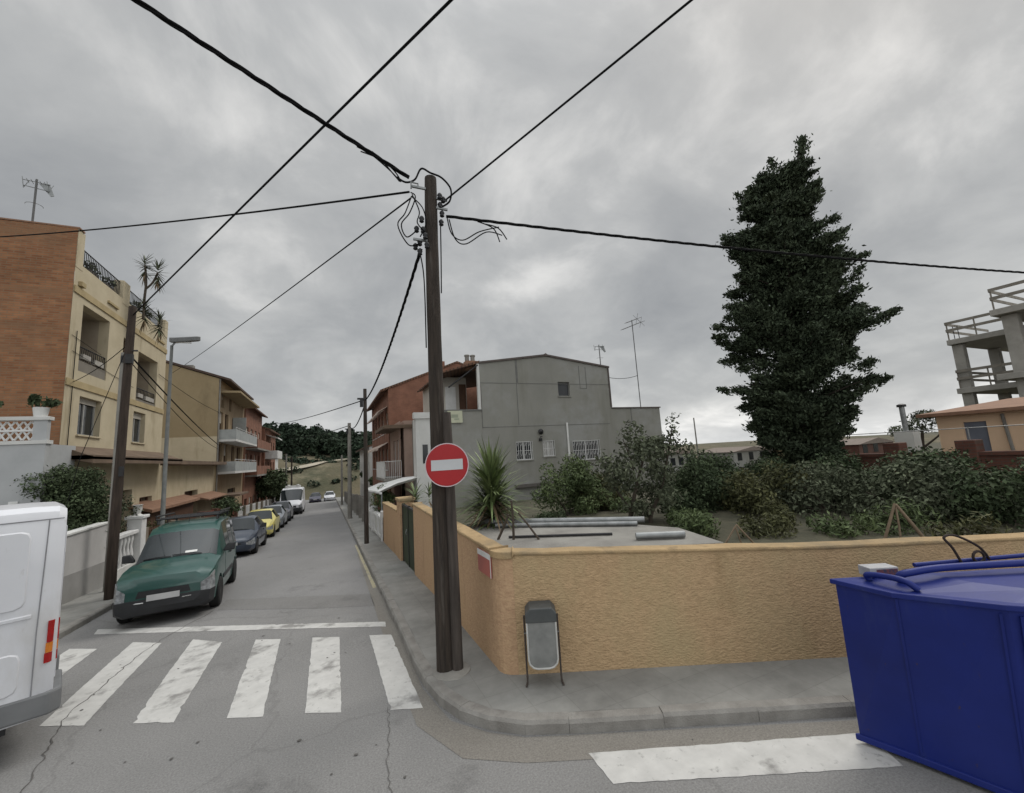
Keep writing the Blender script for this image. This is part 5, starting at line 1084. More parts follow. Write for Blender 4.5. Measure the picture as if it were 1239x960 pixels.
# ================================================================== VEHICLES
CHROME = mat('chrome_silver', (.5,.5,.5), .25, (.4,.4,.4), 3., metal=.8)
LENS = mat('headlight_lens', (.42,.44,.46), .08, (.18,.19,.20), 14., spec=.8, metal=.3)
REDL = mat('tail_red', (.35,.012,.012), .2, (.25,.01,.01), 20.)
ORNG = mat('indicator_orange', (.6,.2,.03), .2, (.5,.16,.02), 20.)
PLATE = mat('number_plate', (.50,.50,.50), .5, (.42,.42,.42), 3.)
RUBSTRIP = mat('grey_plastic', (.032,.033,.036), .6, (.025,.026,.028), 6.)
def carpaint(name, c, rough=.35): return mat(name, c, rough, tuple(x*.88 for x in c), .8, coat=.6, spec=.5, stain=(tuple(min(1, x*1.05+.012) for x in c), 3., .5, .8, (1,1,1)))
SHAPES = {   # y, half width, sill z, belt z, roof z, roof half width   (front at y = 0)
 'mpv': dict(L=4.1, wb=(.84,3.52), wr=.305, track=.785, ws=(4,5), sw=[(6,7),(8,9),(10,11)], door=(5,8), st=[(0,.62,.36,.70,.80,.50),(.06,.77,.25,.79,.91,.62),(.22,.835,.2,.88,1.0,.70),(.58,.855,.19,.97,1.08,.73),(1.02,.86,.19,1.02,1.13,.74),(1.62,.86,.19,1.05,1.62,.70),(1.9,.86,.19,1.05,1.78,.69),(2.46,.86,.19,1.05,1.82,.69),(2.55,.86,.19,1.05,1.82,.69),(3.2,.86,.2,1.05,1.82,.69),(3.32,.86,.2,1.05,1.81,.69),(3.88,.85,.22,1.05,1.79,.68),(4.02,.83,.28,1.05,1.75,.66),(4.1,.79,.4,1.02,1.65,.64)]),
 'hatch': dict(L=3.9, wb=(.78,3.25), wr=.29, track=.72, ws=(4,5), sw=[(5,6),(7,8)], door=(5,7), st=[(0,.54,.34,.56,.60,.42),(.07,.70,.24,.62,.67,.56),(.28,.79,.19,.70,.77,.62),(.62,.815,.18,.78,.85,.64),(1.12,.82,.18,.86,.93,.66),(1.78,.82,.18,.90,1.35,.54),(2.32,.82,.18,.90,1.42,.55),(2.42,.82,.18,.90,1.42,.55),(3.05,.82,.19,.90,1.38,.54),(3.2,.81,.2,.90,1.35,.53),(3.62,.79,.26,.88,1.08,.55),(3.84,.75,.3,.86,.95,.55),(3.9,.68,.4,.82,.88,.5)]),
 'van': dict(L=5.3, wb=(.95,4.2), wr=.34, track=.84, ws=(3,4), sw=[(4,5)], door=(4,6), st=[(0,.66,.42,.85,.92,.54),(.08,.84,.3,.93,1.02,.68),(.3,.93,.26,1.05,1.15,.74),(.75,.96,.25,1.2,1.32,.78),(1.5,.965,.25,1.3,2.3,.70),(2.05,.965,.25,1.32,2.44,.74),(2.15,.965,.25,1.34,2.46,.76),(3.5,.965,.26,1.34,2.48,.78),(5.1,.96,.28,1.34,2.48,.78),(5.25,.945,.3,1.34,2.46,.76),(5.3,.92,.36,1.32,2.40,.74)])}
def vehicle(name, lab, cat, shape, paint, loc, rz, sx=1., sz=1., group=None, near=True, rack=False, plain=False, wall_x=.97, plate=True, cargo=False, body_only_sides=False):
    S = SHAPES[shape]; t = thing(name, lab, cat, loc, rz, group); st = S['st']; L = S['L']; cy_ = L/2; box_ = shape == 'van'
    rings = []
    for (y, hw, zb, zt, zr, wr) in st:
        k4z = zt-.03
        half = [(0,zb),(hw*.82,zb),(hw*.97,zb+.07),(hw,zb+.47*(zt-zb)),(hw*.985,k4z),(hw*wall_x,zt+.015),(wr+(.06 if box_ else .0),zr-(.12 if box_ else .075)),(wr*.82,zr-.018),(0,zr)]
        if box_ and y > 1.4: half[5] = (hw*.985, zt+.015); half[6] = (hw*.94, zr-.16); half[7] = (hw*.84, zr-.03)
        full = half+[(-x, z) for x, z in half[-2:0:-1]]
        rings.append([Vector((x*sx, y-cy_, z*sz)) for x, z in full])
    nR = len(rings[0]); b = MB(); V = [v for r in rings for v in r]; F = []
    for i in range(len(rings)-1):
        for k in range(nR): F.append((i*nR+k, i*nR+(k+1) % nR, (i+1)*nR+(k+1) % nR, (i+1)*nR+k))
    def capf(i, ks=range(0, 8)):
        o = i*nR; out_ = []
        for k in ks:
            a, c = k, k+1; a2, c2 = (nR-k) % nR, (nR-k-1) % nR; f = [o+a, o+c]
            if c2 != c: f.append(o+c2)
            if a2 != a: f.append(o+a2)
            out_.append(tuple(f))
        return out_
    last = len(rings)-1
    b.add(V, F+capf(0)+capf(last)); body = b.build('body', paint, t)
    bm = bmesh.new(); bm.from_mesh(body.data); bmesh.ops.recalc_face_normals(bm, faces=bm.faces); bm.to_mesh(body.data); bm.free()
    nrm = {}
    def side_faces(i0, i1, k0, k1, both=True):
        fs = []
        for i in range(i0, i1):
            for k in range(k0, k1):
                fs.append((i*nR+k, i*nR+k+1, (i+1)*nR+k+1, (i+1)*nR+k))
                if both: q, r_ = nR-k, nR-k-1; fs.append((i*nR+q % nR, i*nR+r_, (i+1)*nR+r_, (i+1)*nR+q % nR))
        return fs
    def overlay(nm, faces, off, mt, parent=t, thick=.006):
        idx = sorted({i for f in faces for i in f}); acc = {i: Vector() for i in idx}; c0 = Vector((0, 0, .9*sz))
        for f in faces:
            p = [V[i] for i in f]; n = (p[1]-p[0]).cross(p[2]-p[0])
            if n.length < 1e-9: n = (p[2]-p[0]).cross(p[-1]-p[0])
            n.normalize(); cen = sum(p, Vector())/len(p); ref = Vector((cen.x, cen.y if f[0] < nR*3 or f[0] > nR*(last-2) else 0, cen.z-c0.z))
            if n.dot(ref) < 0: n = -n
            for i in f: acc[i] += n
        mp = {i: j for j, i in enumerate(idx)}; vs_ = [V[i]+acc[i].normalized()*off for i in idx]
        vin = [V[i]-acc[i].normalized()*.004 for i in idx]; n_ = len(idx); fo = [tuple(mp[i] for i in f) for f in faces]
        cnt = {}
        for f in fo:
            for a, c in zip(f, f[1:]+f[:1]): cnt[frozenset((a, c))] = cnt.get(frozenset((a, c)), 0)+1
        rim = [(a, c, c+n_, a+n_) for f in fo for a, c in zip(f, f[1:]+f[:1]) if cnt[frozenset((a, c))] == 1]
        return MB().add(vs_+vin, fo+rim).build(nm, mt, parent, smooth=30)
    # wheel arches cut out of the body
    cut = MB(); wr = S['wr']; trk = S['track']*sx; hwm = max(s[1] for s in st)*sx
    for wy in S['wb']:
        for s in (-1, 1): cut.lathe([(wr*1.17, (s*(hwm-.26) if s > 0 else -hwm-.1)), (wr*1.17, (hwm+.1 if s > 0 else -hwm+.26))], (0, wy-cy_, wr+.02), 28, 'X')
    co = cut.build('cutter', BLACKP, t); bm = bmesh.new(); bm.from_mesh(co.data); bmesh.ops.recalc_face_normals(bm, faces=bm.faces); bm.to_mesh(co.data); bm.free()
    md = body.modifiers.new('b', 'BOOLEAN'); md.object = co; md.operation = 'DIFFERENCE'; md.solver = 'EXACT'
    dg = bpy.context.evaluated_depsgraph_get(); dg.update(); me = bpy.data.meshes.new_from_object(body.evaluated_get(dg)); body.modifiers.clear(); body.data = me
    bpy.data.objects.remove(co, do_unlink=True)
    me.polygons.foreach_set('use_smooth', [True]*len(me.polygons)); me.set_sharp_from_angle(angle=R(32))
    # glass
    a, c = S['ws']; overlay('windscreen', [(a*nR+k, a*nR+(k+1), c*nR+k+1, c*nR+k) for k in (7, 8)]+[(a*nR+6, a*nR+7, c*nR+7, c*nR+6), (a*nR+9, a*nR+10, c*nR+10, c*nR+9)], .006, GLASS)
    for (i0, i1) in S['sw']:
        if plain and i0 > 5: continue
        f = side_faces(i0, i1, 5, 6); overlay('side_window', f[0::2], .005, GLASS); overlay('side_window', f[1::2], .005, GLASS)
    if not box_: f = side_faces(S['ws'][0], S['ws'][1], 5, 6)
    # rear window, bumpers, lights
    if shape == 'hatch': overlay('rear_window', [(9*nR+k, 9*nR+k+1, 10*nR+k+1, 10*nR+k) for k in (7, 8)], .006, GLASS)
    else:
        e_ = rings[last]; rw = MB(); w1, z1, z2 = abs(e_[5].x)*.85, e_[5].z+.03, e_[6].z-.04; yy = L-cy_
        if shape == 'mpv': rw.prism([(-w1,yy-.004,z1),(w1,yy-.004,z1),(w1*.72,yy-.004,z2),(-w1*.72,yy-.004,z2)], (0,.014,0)); rw.build('rear_window', GLASS, t)
    bump_m = RUBSTRIP if shape != 'hatch' or plain else paint
    overlay('front_bumper', side_faces(0, 2, 0, 3)+capf(0, (0, 1, 2)), .022, bump_m); overlay('rear_bumper', side_faces(last-2, last, 1, 3)+capf(last, (1, 2)), .022, bump_m)
    hl = side_faces(0, 2, 3, 4); overlay('headlight', hl[0::2], .01, LENS); overlay('headlight', hl[1::2], .01, LENS)
    gl = MB(); r0 = rings[0]; gw = abs(r0[3].x)*.72; gl.prism([(-gw,-cy_-.012,r0[3].z+.03),(gw,-cy_-.012,r0[3].z+.03),(gw*.92,-cy_-.006,r0[4].z),(-gw*.92,-cy_-.006,r0[4].z)], (0,.03,0)); gl.build('grille', BLACKP, t)
    if plate: MB().box(-.26,.26,-cy_-.034,-cy_-.022,r0[2].z+.05,r0[2].z+.16).build('number_plate', PLATE, t); MB().box(-.26,.26,L-cy_+.022,L-cy_+.034,rings[last][3].z,rings[last][3].z+.11).build('number_plate', PLATE, t)
    tl = side_faces(last-1, last, 4, 6) if shape != 'hatch' else side_faces(last-2, last, 4, 5)
    overlay('tail_light', tl[0::2], .008, REDL); overlay('tail_light', tl[1::2], .008, REDL)
    # wheels
    for wy in S['wb']:
        for s in (-1, 1):
            w_ = MB(); w_.lathe([(wr*.66,-.09),(wr*.9,-.1),(wr,-.075),(wr,.075),(wr*.9,.1),(wr*.66,.09)], (s*(trk), wy-cy_, wr), 26, 'X'); wh = w_.build('wheel', TYRE, t, smooth=35)
            q = MB(); x = s*(trk+.062); q.lathe([(wr*.69,x+s*.02),(wr*.66,x+s*.028),(wr*.6,x),(wr*.2,x+s*.012),(.01,x+s*.03)], (0, wy-cy_, wr), 26, 'X', cap=False)
            q.build('rim', CHROME, wh, smooth=35)
            if near:
                h = MB()
                for k in range(6):
                    an = k*math.pi/3; c0 = (math.cos(an)*wr*.44, math.sin(an)*wr*.44)
                    h.lathe([(wr*.1, x+s*.004),(wr*.1, x+s*.014)], (0, wy-cy_+c0[0], wr+c0[1]), 10, 'X')
                h.build('rim_holes', BLACKP, wh)
    un = MB(); un.box(-hwm*.78, hwm*.78, .5-cy_, L-.45-cy_, st[4][2]*sz-.03, st[4][2]*sz+.2); un.build('underbody', BLACKP, t)
    if not near: return t
    di, dj = S['door']; dr = side_faces(di, dj, 3, 5)
    for q in (dr[0::2], dr[1::2]):
        d_ = overlay('door', q, .004, paint); x = V[q[0][0]].x; sg_ = 1 if x > 0 else -1; zz = st[di+1][3]*sz-.12; yy = st[dj][0]-cy_-.22
        MB().box(*sorted((sg_*(hwm*.97), sg_*(hwm+.03))), yy, yy+.16, zz, zz+.04).build('handle', BLACKP, d_, bevel=.008)
    rs = MB()
    for s in (-1, 1): rs.box(*sorted((s*(hwm-.02), s*(hwm+.016))), 1.3-cy_, L-1.15-cy_, .49*sz, .58*sz)
    rs.build('rub_strip', RUBSTRIP, t, bevel=.008)
    for s in (-1, 1):
        m_ = MB(); y0 = st[S['ws'][0]][0]-cy_+.28; zz = st[S['ws'][0]+1][3]*sz+.03
        m_.prism([(s*(hwm-.02),y0,zz),(s*(hwm+.2),y0+.02,zz+.01),(s*(hwm+.21),y0+.04,zz+.17),(s*(hwm+.06),y0+.02,zz+.18),(s*(hwm-.02),y0,zz+.05)], (0,.1,0)); m_.build('mirror', BLACKP, t, bevel=.02)
    wp = MB(); A = rings[S['ws'][0]]; B = rings[S['ws'][1]]
    for x0, x1 in ((.45,-.1),(-.12,-.62)):
        p = lambda x, f: Vector((x, A[8].y+(B[8].y-A[8].y)*f-.02, A[8].z+(B[8].z-A[8].z)*f+.02-.05*abs(x)))
        wp.tube([p(x0*sx, .02), p((x0+x1)/2*sx, .06), p(x1*sx, .05)], .01, 5)
    wp.build('wiper', BLACKP, t)
    pp = MB(); p0, p1 = A[8].lerp(B[8], .1), A[8].lerp(B[8], .18); pp.quad((.12,p0.y-.012,p0.z),(.34,p0.y-.012,p0.z),(.34,p1.y-.012,p1.z),(.12,p1.y-.012,p1.z)); 
    if rack: pp.build('windscreen_paper', WHITEP, t)
    if rack:
        r_ = MB()
        for s in (-1, 1):
            r_.tube([(s*.58,1.95-cy_,1.80*sz),(s*.58,2.0-cy_,1.90*sz),(s*.58,3.75-cy_,1.90*sz),(s*.58,3.8-cy_,1.78*sz)], .018, 6)
        for i in range(9): y = 2.0-cy_+i*.215; r_.tube([(-.64,y,1.915*sz),(.64,y,1.915*sz)], .02, 6)
        for s in (-1, 1):
            r_.tube([(s*.64,2.0-cy_,1.99*sz),(s*.64,3.75-cy_,1.99*sz)], .02, 6)
            for y in (2.0,2.9,3.75): r_.tube([(s*.6,y-cy_,1.80*sz),(s*.62,y-cy_,1.97*sz)], .012, 6)
        r_.build('roof_rack', DARKM, t)
        an = MB(); an.tube([(0,2.0-cy_,1.79*sz),(0,2.12-cy_,1.98*sz)], .008, 5); an.build('aerial', BLACKP, t)
        bs = MB(); hw2 = abs(rings[1][2].x)
        bs.tube(arc([(-hw2-.02,.1-cy_,.5),(-.5,-.0-cy_,.475),(-.3,-.035-cy_,.47)], 4), .012, 5); bs.tube(arc([(hw2+.02,.1-cy_,.5),(.5,-.0-cy_,.475),(.3,-.035-cy_,.47)], 4), .012, 5); bs.build('bumper_trim', CHROME, t)
    return t
GREEN = carpaint('green_paint', (.012,.066,.056)); NAVY = carpaint('navy_paint', (.022,.034,.058)); YEL = carpaint('yellow_paint', (.60,.53,.16)); SILV = carpaint('silver_paint', (.22,.24,.27)); DKB = carpaint('dark_blue_paint', (.05,.055,.075)); WHP = mat('white_vehicle_paint', (.64,.65,.68), .4, (.58,.59,.62), .8, coat=.3, spec=.45, stain=((.46,.45,.43), 1.3, .56, .85, (1,1,.5)), stain2=((.38,.36,.33), 9., .64, .8, (1,1,.35))); PURP = carpaint('purple_paint', (.03,.028,.06))
PK = 'vehicles parked along the left kerb'
def park(name, lab, cat, shape, p, X, Yf, rz=0, **k):
    L = SHAPES[shape]['L']; y = Yf+L/2; z = zg(y)+.004
    t = vehicle(name, lab, cat, shape, p, (X, y, z), rz, group=PK, **k); t.rotation_euler.x = math.atan2(zg(Yf+L)-zg(Yf), L); return t
park('parked_car','dark green small van with roof rack, parked nearest by the brown pole','car','mpv',GREEN,-3.17,10.85,R(4),rack=True,sx=.97,sz=1.02)
park('parked_car','navy blue hatchback parked right behind the green van','car','hatch',NAVY,-3.45,19.3,0)
park('parked_car','bright yellow hatchback parked behind the navy one','car','hatch',YEL,-3.45,25.2,0,near=False)
park('parked_car','silver grey hatchback parked behind the yellow one','car','hatch',SILV,-3.45,30.3,0,near=False)
park('parked_car','dark blue grey car parked in front of the far white van','car','hatch',DKB,-3.45,35.6,0,near=False,sz=1.05)
wv = park('parked_van','white van with a load on its roof, parked far down the street','van','van',WHP,-3.2,43.5,0,near=False)
ld = MB(); ld.tube([(-.4,-.8,2.7),(-.4,1.8,2.7)], .05, 6); ld.tube([(.4,-.8,2.7),(.4,1.8,2.7)], .05, 6)
for y in (-.6,.4,1.6): ld.box(-.6,.6,y,y+.06,2.48,2.66)
ld.build('roof_load', WHITEP, wv)
vehicle('distant_car','small dark blue car at the far junction','car','hatch',PURP,(-1.9,72,zg(72)+.004),0,near=False)
vehicle('distant_car','small white car at the far junction beside the dark blue one','car','hatch',WHP,(.1,73,zg(73)+.004),0,near=False)

def big_van():
    h = Vector((-.905,-.425,0)); rzv = math.atan2(h.x, -h.y)   # local -y is forward
    side = Vector((-h.y, h.x, 0)); # left of travel
    L = 5.6; near_rear = Vector((-2.66,6.34,0)); left = Vector((h.y*-1, h.x, 0))
    if left.dot(Vector((0,-1,0))) < 0: left = -left
    ctr = near_rear-left*.98+h*L/2
    t = thing('delivery_van', 'large white panel van cut off by the left edge of the picture', 'van', (ctr.x, ctr.y, .004), math.atan2(h.x, -h.y))
    hw = .98; y1 = L/2; y0 = -L/2; P = []
    prof = lambda k=1., top=2.55: [(-hw*.93,.38),(-hw,.5),(-hw,1.25),(-hw*.985,1.9),(-hw*.965,top-.15),(-hw*.935,top-.07),(-hw*.86,top-.015),(0,top),(hw*.86,top-.015),(hw*.935,top-.07),(hw*.965,top-.15),(hw*.985,1.9),(hw,1.25),(hw,.5),(hw*.93,.38)]
    b = MB(); secs = []
    def sec(y, kx=1., top=2.55, zs=1.): return [(x*kx, y, .38+(z-.38)*zs) for x, z in prof(top=top)]
    secs = [sec(y0,.72,1.0,.75), sec(y0+.12,.86,1.15,.9), sec(y0+.5,.95,1.35), sec(y0+.95,.98,1.55), sec(y0+1.75,1,2.45), sec(y0+2.2,1,2.55), sec(y1-.25,1,2.55), sec(y1-.06,.992,2.54), sec(y1,.965,2.50)]
    n = len(secs[0]); V = [p for s in secs for p in s]; F = []
    for i in range(len(secs)-1):
        for k in range(n): F.append((i*n+k, i*n+(k+1) % n, (i+1)*n+(k+1) % n, (i+1)*n+k))
    F += [tuple(range(n)), tuple(range((len(secs)-1)*n, len(secs)*n))[::-1]]
    bo = b.add(V, F).build('body', WHP, t); bm = bmesh.new(); bm.from_mesh(bo.data); bmesh.ops.recalc_face_normals(bm, faces=bm.faces); bm.to_mesh(bo.data); bm.free()
    cut = MB()
    for wy in (y0+1.0, y1-1.35):
        for s in (-1, 1): cut.lathe([(.41, s*(hw-.3)),(.41, s*(hw+.2))], (0,wy,.36), 28, 'X')
    co = cut.build('cutter', BLACKP, t); bm = bmesh.new(); bm.from_mesh(co.data); bmesh.ops.recalc_face_normals(bm, faces=bm.faces); bm.to_mesh(co.data); bm.free()
    md = bo.modifiers.new('b', 'BOOLEAN'); md.object = co; md.operation = 'DIFFERENCE'; md.solver = 'EXACT'; dg = bpy.context.evaluated_depsgraph_get(); dg.update(); me = bpy.data.meshes.new_from_object(bo.evaluated_get(dg)); bo.modifiers.clear(); bo.data = me; bpy.data.objects.remove(co, do_unlink=True)
    me.polygons.foreach_set('use_smooth', [True]*len(me.polygons)); me.set_sharp_from_angle(angle=R(28))
    G = mat('seam_grey', (.25,.255,.27), .7, (.2,.2,.21)); LG = mat('van_bumper', (.17,.175,.18), .6, (.14,.145,.15), 4.)
    for s in (1, -1):
        def sx_(z): # side surface x at height z
            pts = [(.5,hw),(1.25,hw),(1.9,hw*.985),(2.4,hw*.965)]
            for (za, xa), (zc_, xc) in zip(pts, pts[1:]):
                if z <= zc_: return xa+(xc-xa)*(z-za)/(zc_-za)
            return hw*.965
        def panel(ya, yb, za, zb, d=.008):
            m = MB(); Q = []; r = .07
            for (yy, zz) in [(ya+r,za),(yb-r,za),(yb-r*.3,za+r*.3),(yb,za+r),(yb,zb-r),(yb-r*.3,zb-r*.3),(yb-r,zb),(ya+r,zb),(ya+r*.3,zb-r*.3),(ya,zb-r),(ya,za+r),(ya+r*.3,za+r*.3)]: Q.append((yy, zz))
            k = len(Q); o = [(s*(sx_(z)+d), y, z) for y, z in Q]; cy_, cz_ = (ya+yb)/2, (za+zb)/2
            inn = [(s*(sx_(z)-.01), cy_+(y-cy_)*(1+.022/(yb-ya)*2), cz_+(z-cz_)*(1+.022/(zb-za)*2)) for y, z in Q]
            m.add(o+inn, [tuple(range(k))]+[(i, (i+1) % k, (i+1) % k+k, i+k) for i in range(k)]); m.build('side_panel', WHP, t, smooth=60)
        for ya, yb in ((y1-2.05,y1-.26),(y1-3.4,y1-2.2)): panel(ya, yb, 1.52, 2.28, .012); 
        panel(y1-2.0, y1-.26, .70, 1.08, .010); MB().box(*sorted((s*(hw*.98), s*(hw*.997+.012))), y1-2.2, y1-.2, 1.40, 1.44).build('trim_ridge', WHP, t, bevel=.008)
        se = MB(); se.box(*sorted((s*(hw-.02), s*(hw+.001))), y1-.16,y1-.150,.62,1.25); se.add([(s*(hw+.0015),y1-.16,1.25),(s*(hw+.0015),y1-.150,1.25),(s*(hw*.985+.0015),y1-.135,1.9),(s*(hw*.985+.0015),y1-.145,1.9)],[(0,1,2,3)]); se.add([(s*(hw*.985+.0015),y1-.145,1.9),(s*(hw*.985+.0015),y1-.135,1.9),(s*(hw*.965+.0015),y1-.125,2.4),(s*(hw*.965+.0015),y1-.135,2.4)],[(0,1,2,3)])
        se.box(*sorted((s*(hw-.02), s*(hw+.001))), y1-2.14,y1-2.13,.5,1.9); se.build('seam', G, t)
        gt = MB(); gt.add([(s*(hw*.965+.003),y1-3.5,2.4),(s*(hw*.965+.003),y1-.02,2.4),(s*(hw*.966+.003),y1-.02,2.388),(s*(hw*.966+.003),y1-3.5,2.388)],[(0,1,2,3)]); gt.build('roof_gutter', G, t)
        tl = MB()
        for (z0_, z1_, m_) in ((.92,1.02,0),(1.02,1.12,1),(1.12,1.34,0)): tl.cur = m_; tl.prism([(s*(hw*.985),y1-.06-.05*(1.34-z0_),z0_),(s*(hw+.004),y1-.065-.05*(1.34-z0_),z0_),(s*(hw+.004),y1-.05,z0_),(s*(hw*.93),y1+.012,z0_)], (0,0,z1_-z0_-.004))
        tl.build('tail_light', [REDL, ORNG], t)
        bp = MB(); bp.prism([(s*(hw+.012),y1-.55,.42),(s*(hw+.012),y1-.02,.40),(s*(hw*.93),y1+.07,.40),(s*.3,y1+.09,.40),(s*.3,y1-.1,.40),(s*(hw*.9),y1-.12,.40),(s*(hw*.9),y1-.55,.42)], (0,0,.23)); bp.build('rear_bumper', LG, t, bevel=.025)
        wn = MB(); wn.prism([(s*(hw+.004),y0+1.35,1.45),(s*(hw+.004),y0+2.1,1.45),(s*(hw*.97+.004),y0+2.1,2.1),(s*(hw*.97+.004),y0+1.75,2.1)], (-s*.02,0,0)); wn.build('side_window', GLASS, t)
        for wy in (y0+1.0, y1-1.35):
            w_ = MB(); w_.lathe([(.22,-.1),(.3,-.11),(.34,-.08),(.34,.08),(.3,.11),(.22,.1)], (s*.86,wy,.34), 26, 'X'); wh = w_.build('wheel', TYRE, t, smooth=35); q = MB(); q.lathe([(.23,s*.93),(.2,s*.94),(.05,s*.9)], (0,wy,.34), 20, 'X'); q.build('rim', STEEL, wh, smooth=35)
        mr = MB(); mr.prism([(s*hw,y0+1.4,1.4),(s*(hw+.25),y0+1.42,1.4),(s*(hw+.25),y0+1.42,1.75),(s*hw,y0+1.4,1.7)], (0,.12,0)); mr.build('mirror', BLACKP, t, bevel=.02)
    rd = MB(); rd.box(-.86,-.02,y1+.002,y1+.012,.72,2.3); rd.box(.02,.86,y1+.002,y1+.012,.72,2.3); d_ = rd.build('rear_doors', WHP, t, bevel=.01)
    q = MB(); q.box(-.75,-.12,y1+.013,y1+.018,1.4,2.0); q.box(.12,.75,y1+.013,y1+.018,1.4,2.0); q.build('rear_window', GLASS, d_)
    ws = MB(); a, c = secs[3], secs[4]; up = Vector((0,-.01,.006))
    ws.quad(*[tuple(Vector(p)+up) for p in (a[5], a[9], c[9], c[5])]); ws.build('windscreen', GLASS, t)
    u = MB(); u.box(-.8,.8,y0+.5,y1-.3,.28,.6); u.build('underbody', BLACKP, t)
    hl = MB()
    for s in (-1,1): hl.prism([(s*.55,y0+.02,.85),(s*.85,y0+.14,.85),(s*.87,y0+.3,1.05),(s*.6,y0+.12,1.02)], (0,-.03,.02))
    hl.build('headlight', LENS, t)
    return t
big_van()

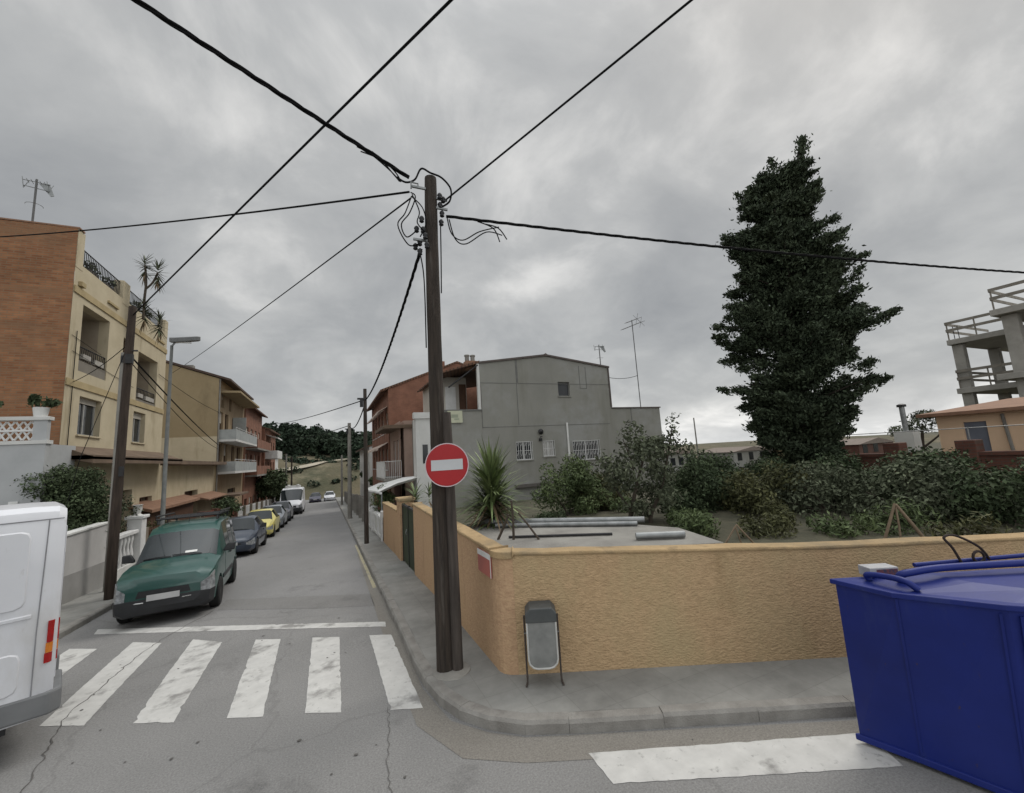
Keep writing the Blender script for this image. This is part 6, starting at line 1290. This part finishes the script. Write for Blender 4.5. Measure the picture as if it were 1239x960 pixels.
# ================================================================== BLUE CONTAINER
def container():
    BL = mat('container_blue', (.011,.023,.175), .5, (.008,.017,.13), 1.6, .3, .7, coat=.0, spec=.3, stain=((.03,.045,.16), 2.6, .56, .8, (1.5,1.5,.35)), bump=.12, bscale=7, detail=8., stain2=((.05,.035,.05), 16., .66, .72, (1,1,.6)))
    O = Vector((4.43,2.6,0)); t = thing('recycling_container', 'big blue metal recycling container standing at the right kerb', 'container', (O.x, O.y, 0))
    U = Vector((UX, UY, 0)); V_ = Vector((-UY*-1, -UX, 0)); V_ = Vector((UY, -UX, 0))  # V_ points from the kerb into the road
    base = [Vector((4.43,2.6)), Vector((4.55,2.2)), Vector((4.70,1.62)), Vector((4.98,1.2))]; top = [Vector((4.385,2.575)), Vector((4.37,2.1)), Vector((4.60,1.53)), Vector((4.93,1.08))]
    u2 = Vector((UX, UY)); far = 1.85
    base += [base[3]+u2*1.5, base[3]+u2*1.95+Vector((.1,.35)), base[0]+u2*2.1]; top += [top[3]+u2*1.6, top[3]+u2*2.1+Vector((.1,.35)), top[0]+u2*2.25]
    n = len(base); zt = [1.445,1.45,1.475,1.49,1.49,1.475,1.445]
    b = MB(); P = [(p.x-O.x, p.y-O.y, .06) for p in base]+[(p.x-O.x, p.y-O.y, z-.03) for p, z in zip(top, zt)]
    b.add(P, [tuple(range(n))]+[(i, (i+1) % n, (i+1) % n+n, i+n) for i in range(n)]); b.build('body', BL, t)
    cb, ct = sum(base, Vector((0,0)))/n, sum(top, Vector((0,0)))/n
    def ringpart(nm, poly, c, z0s, z1s, k0, k1, mt, bev=.008):
        m = MB(); P = []
        for k, zz in ((k0, z0s), (k1, z0s), (k1, z1s), (k0, z1s)):
            for p, z in zip(poly, zz): q = c+(p-c)*k; P.append((q.x-O.x, q.y-O.y, z))
        F = []
        for r in range(4):
            for i in range(n): F.append((r*n+i, r*n+(i+1) % n, ((r+1) % 4)*n+(i+1) % n, ((r+1) % 4)*n+i))
        return m.add(P, F).build(nm, mt, t, bevel=bev)
    ringpart('base_rail', base, cb, [.03]*n, [.085]*n, .95, 1.025, BL)
    ringpart('top_rim', top, ct, [z-.045 for z in zt], [z+.0 for z in zt], .9, 1.03, BL)
    m = MB(); P = [((ct+(p-ct)*.985).x-O.x, (ct+(p-ct)*.985).y-O.y, z-.01) for p, z in zip(top, zt)]+[((ct+(p-ct)*.55).x-O.x, (ct+(p-ct)*.55).y-O.y, 1.525) for p in top]
    m.add(P, [(i, (i+1) % n, (i+1) % n+n, i+n) for i in range(n)]+[tuple(range(n, 2*n))]); lid = m.build('lid', BL, t)
    # folded seams on the near faces
    def rib(i, f, wdt=.02, d=.012, dark=False):
        a = base[i].lerp(base[i+1], f); c = top[i].lerp(top[i+1], f); m = MB(); e0 = (base[i+1]-base[i]).normalized(); nr = Vector((e0.y, -e0.x)); 
        if nr.dot(a-cb) < 0: nr = -nr
        A = lambda p, o, q, z: ((p+e0*o+nr*q).x-O.x, (p+e0*o+nr*q).y-O.y, z)
        m.add([A(a,-wdt,0,.09),A(a,wdt,0,.09),A(a,wdt,d,.09),A(a,-wdt,d,.09),A(c,-wdt,0,1.40),A(c,wdt,0,1.40),A(c,wdt,d,1.40),A(c,-wdt,d,1.40)], [(0,1,2,3),(4,5,6,7),(0,1,5,4),(1,2,6,5),(2,3,7,6),(3,0,4,7)])
        return m.build('seam' if dark else 'rib', mat('seam_blue', (.010,.013,.09), .5, (.008,.01,.07)) if dark else BL, t)
    rib(0, .97, .006, .006, True); rib(0, .985, .010, .010); rib(2, .12, .018, .016); rib(2, .55, .02, .006, True); rib(1, .93, .008, .008)
    for i in (3, 4): rib(i, .3, .02, .02)
    # lifting bars and hook ring on the lid
    q = lambda x, y, z: (x-O.x, y-O.y, z)
    k = MB(); k.tube(arc([q(4.62,2.15,1.47), q(4.60,2.16,1.53), q(4.66,2.1,1.565), q(4.95,1.93,1.60), q(5.9,1.48,1.60), q(6.3,1.28,1.59)], 6), .03, 10); k.build('lifting_bar', BL, t, smooth=50)
    k = MB(); k.tube(arc([q(4.52,2.36,1.47), q(4.50,2.36,1.51), q(4.49,2.25,1.53), q(4.48,2.08,1.53), q(4.5,2.0,1.47)], 6), .026, 10); k.build('handle_bar', BL, t, smooth=50)
    k = MB(); k.tube([q(4.95,2.2,1.56), q(6.2,1.62,1.60)], .02, 8); k.build('hinge_rod', BL, t, smooth=50)
    k = MB(); k.tube(arc([q(5.30,2.0,1.56), q(5.26,2.03,1.70), q(5.22,2.06,1.79), q(5.33,2.02,1.80), q(5.47,1.93,1.70), q(5.55,1.90,1.58)], 6), .011, 7); k.tube([q(5.44+.05*math.cos(a),1.93-.02*math.cos(a),1.61+.05*math.sin(a)) for a in [i*math.pi/6 for i in range(13)]], .011, 7); k.build('hook_ring', mat('rusty_iron', (.035,.022,.018), .8, (.02,.014,.012), 20.), t, smooth=50)
    bx = thing('carton', 'small grey and red carton lying on the blue container lid', 'box', (4.66,2.36,1.475), R(-25)); MB().box(-.1,.16,-.05,.09,0,.085).build('box', mat('carton_grey', (.42,.42,.43), .8, (.33,.33,.34), 6.), bx, bevel=.006); MB().box(-.04,.15,-.053,-.05,.015,.07).build('print', mat('print_red', (.16,.06,.07), .6, (.05,.05,.09), 30., .45, .55), bx)
    return t
container()
# small litter at the kerb
for x, y, lab in [(-.9,.0,'')]: pass
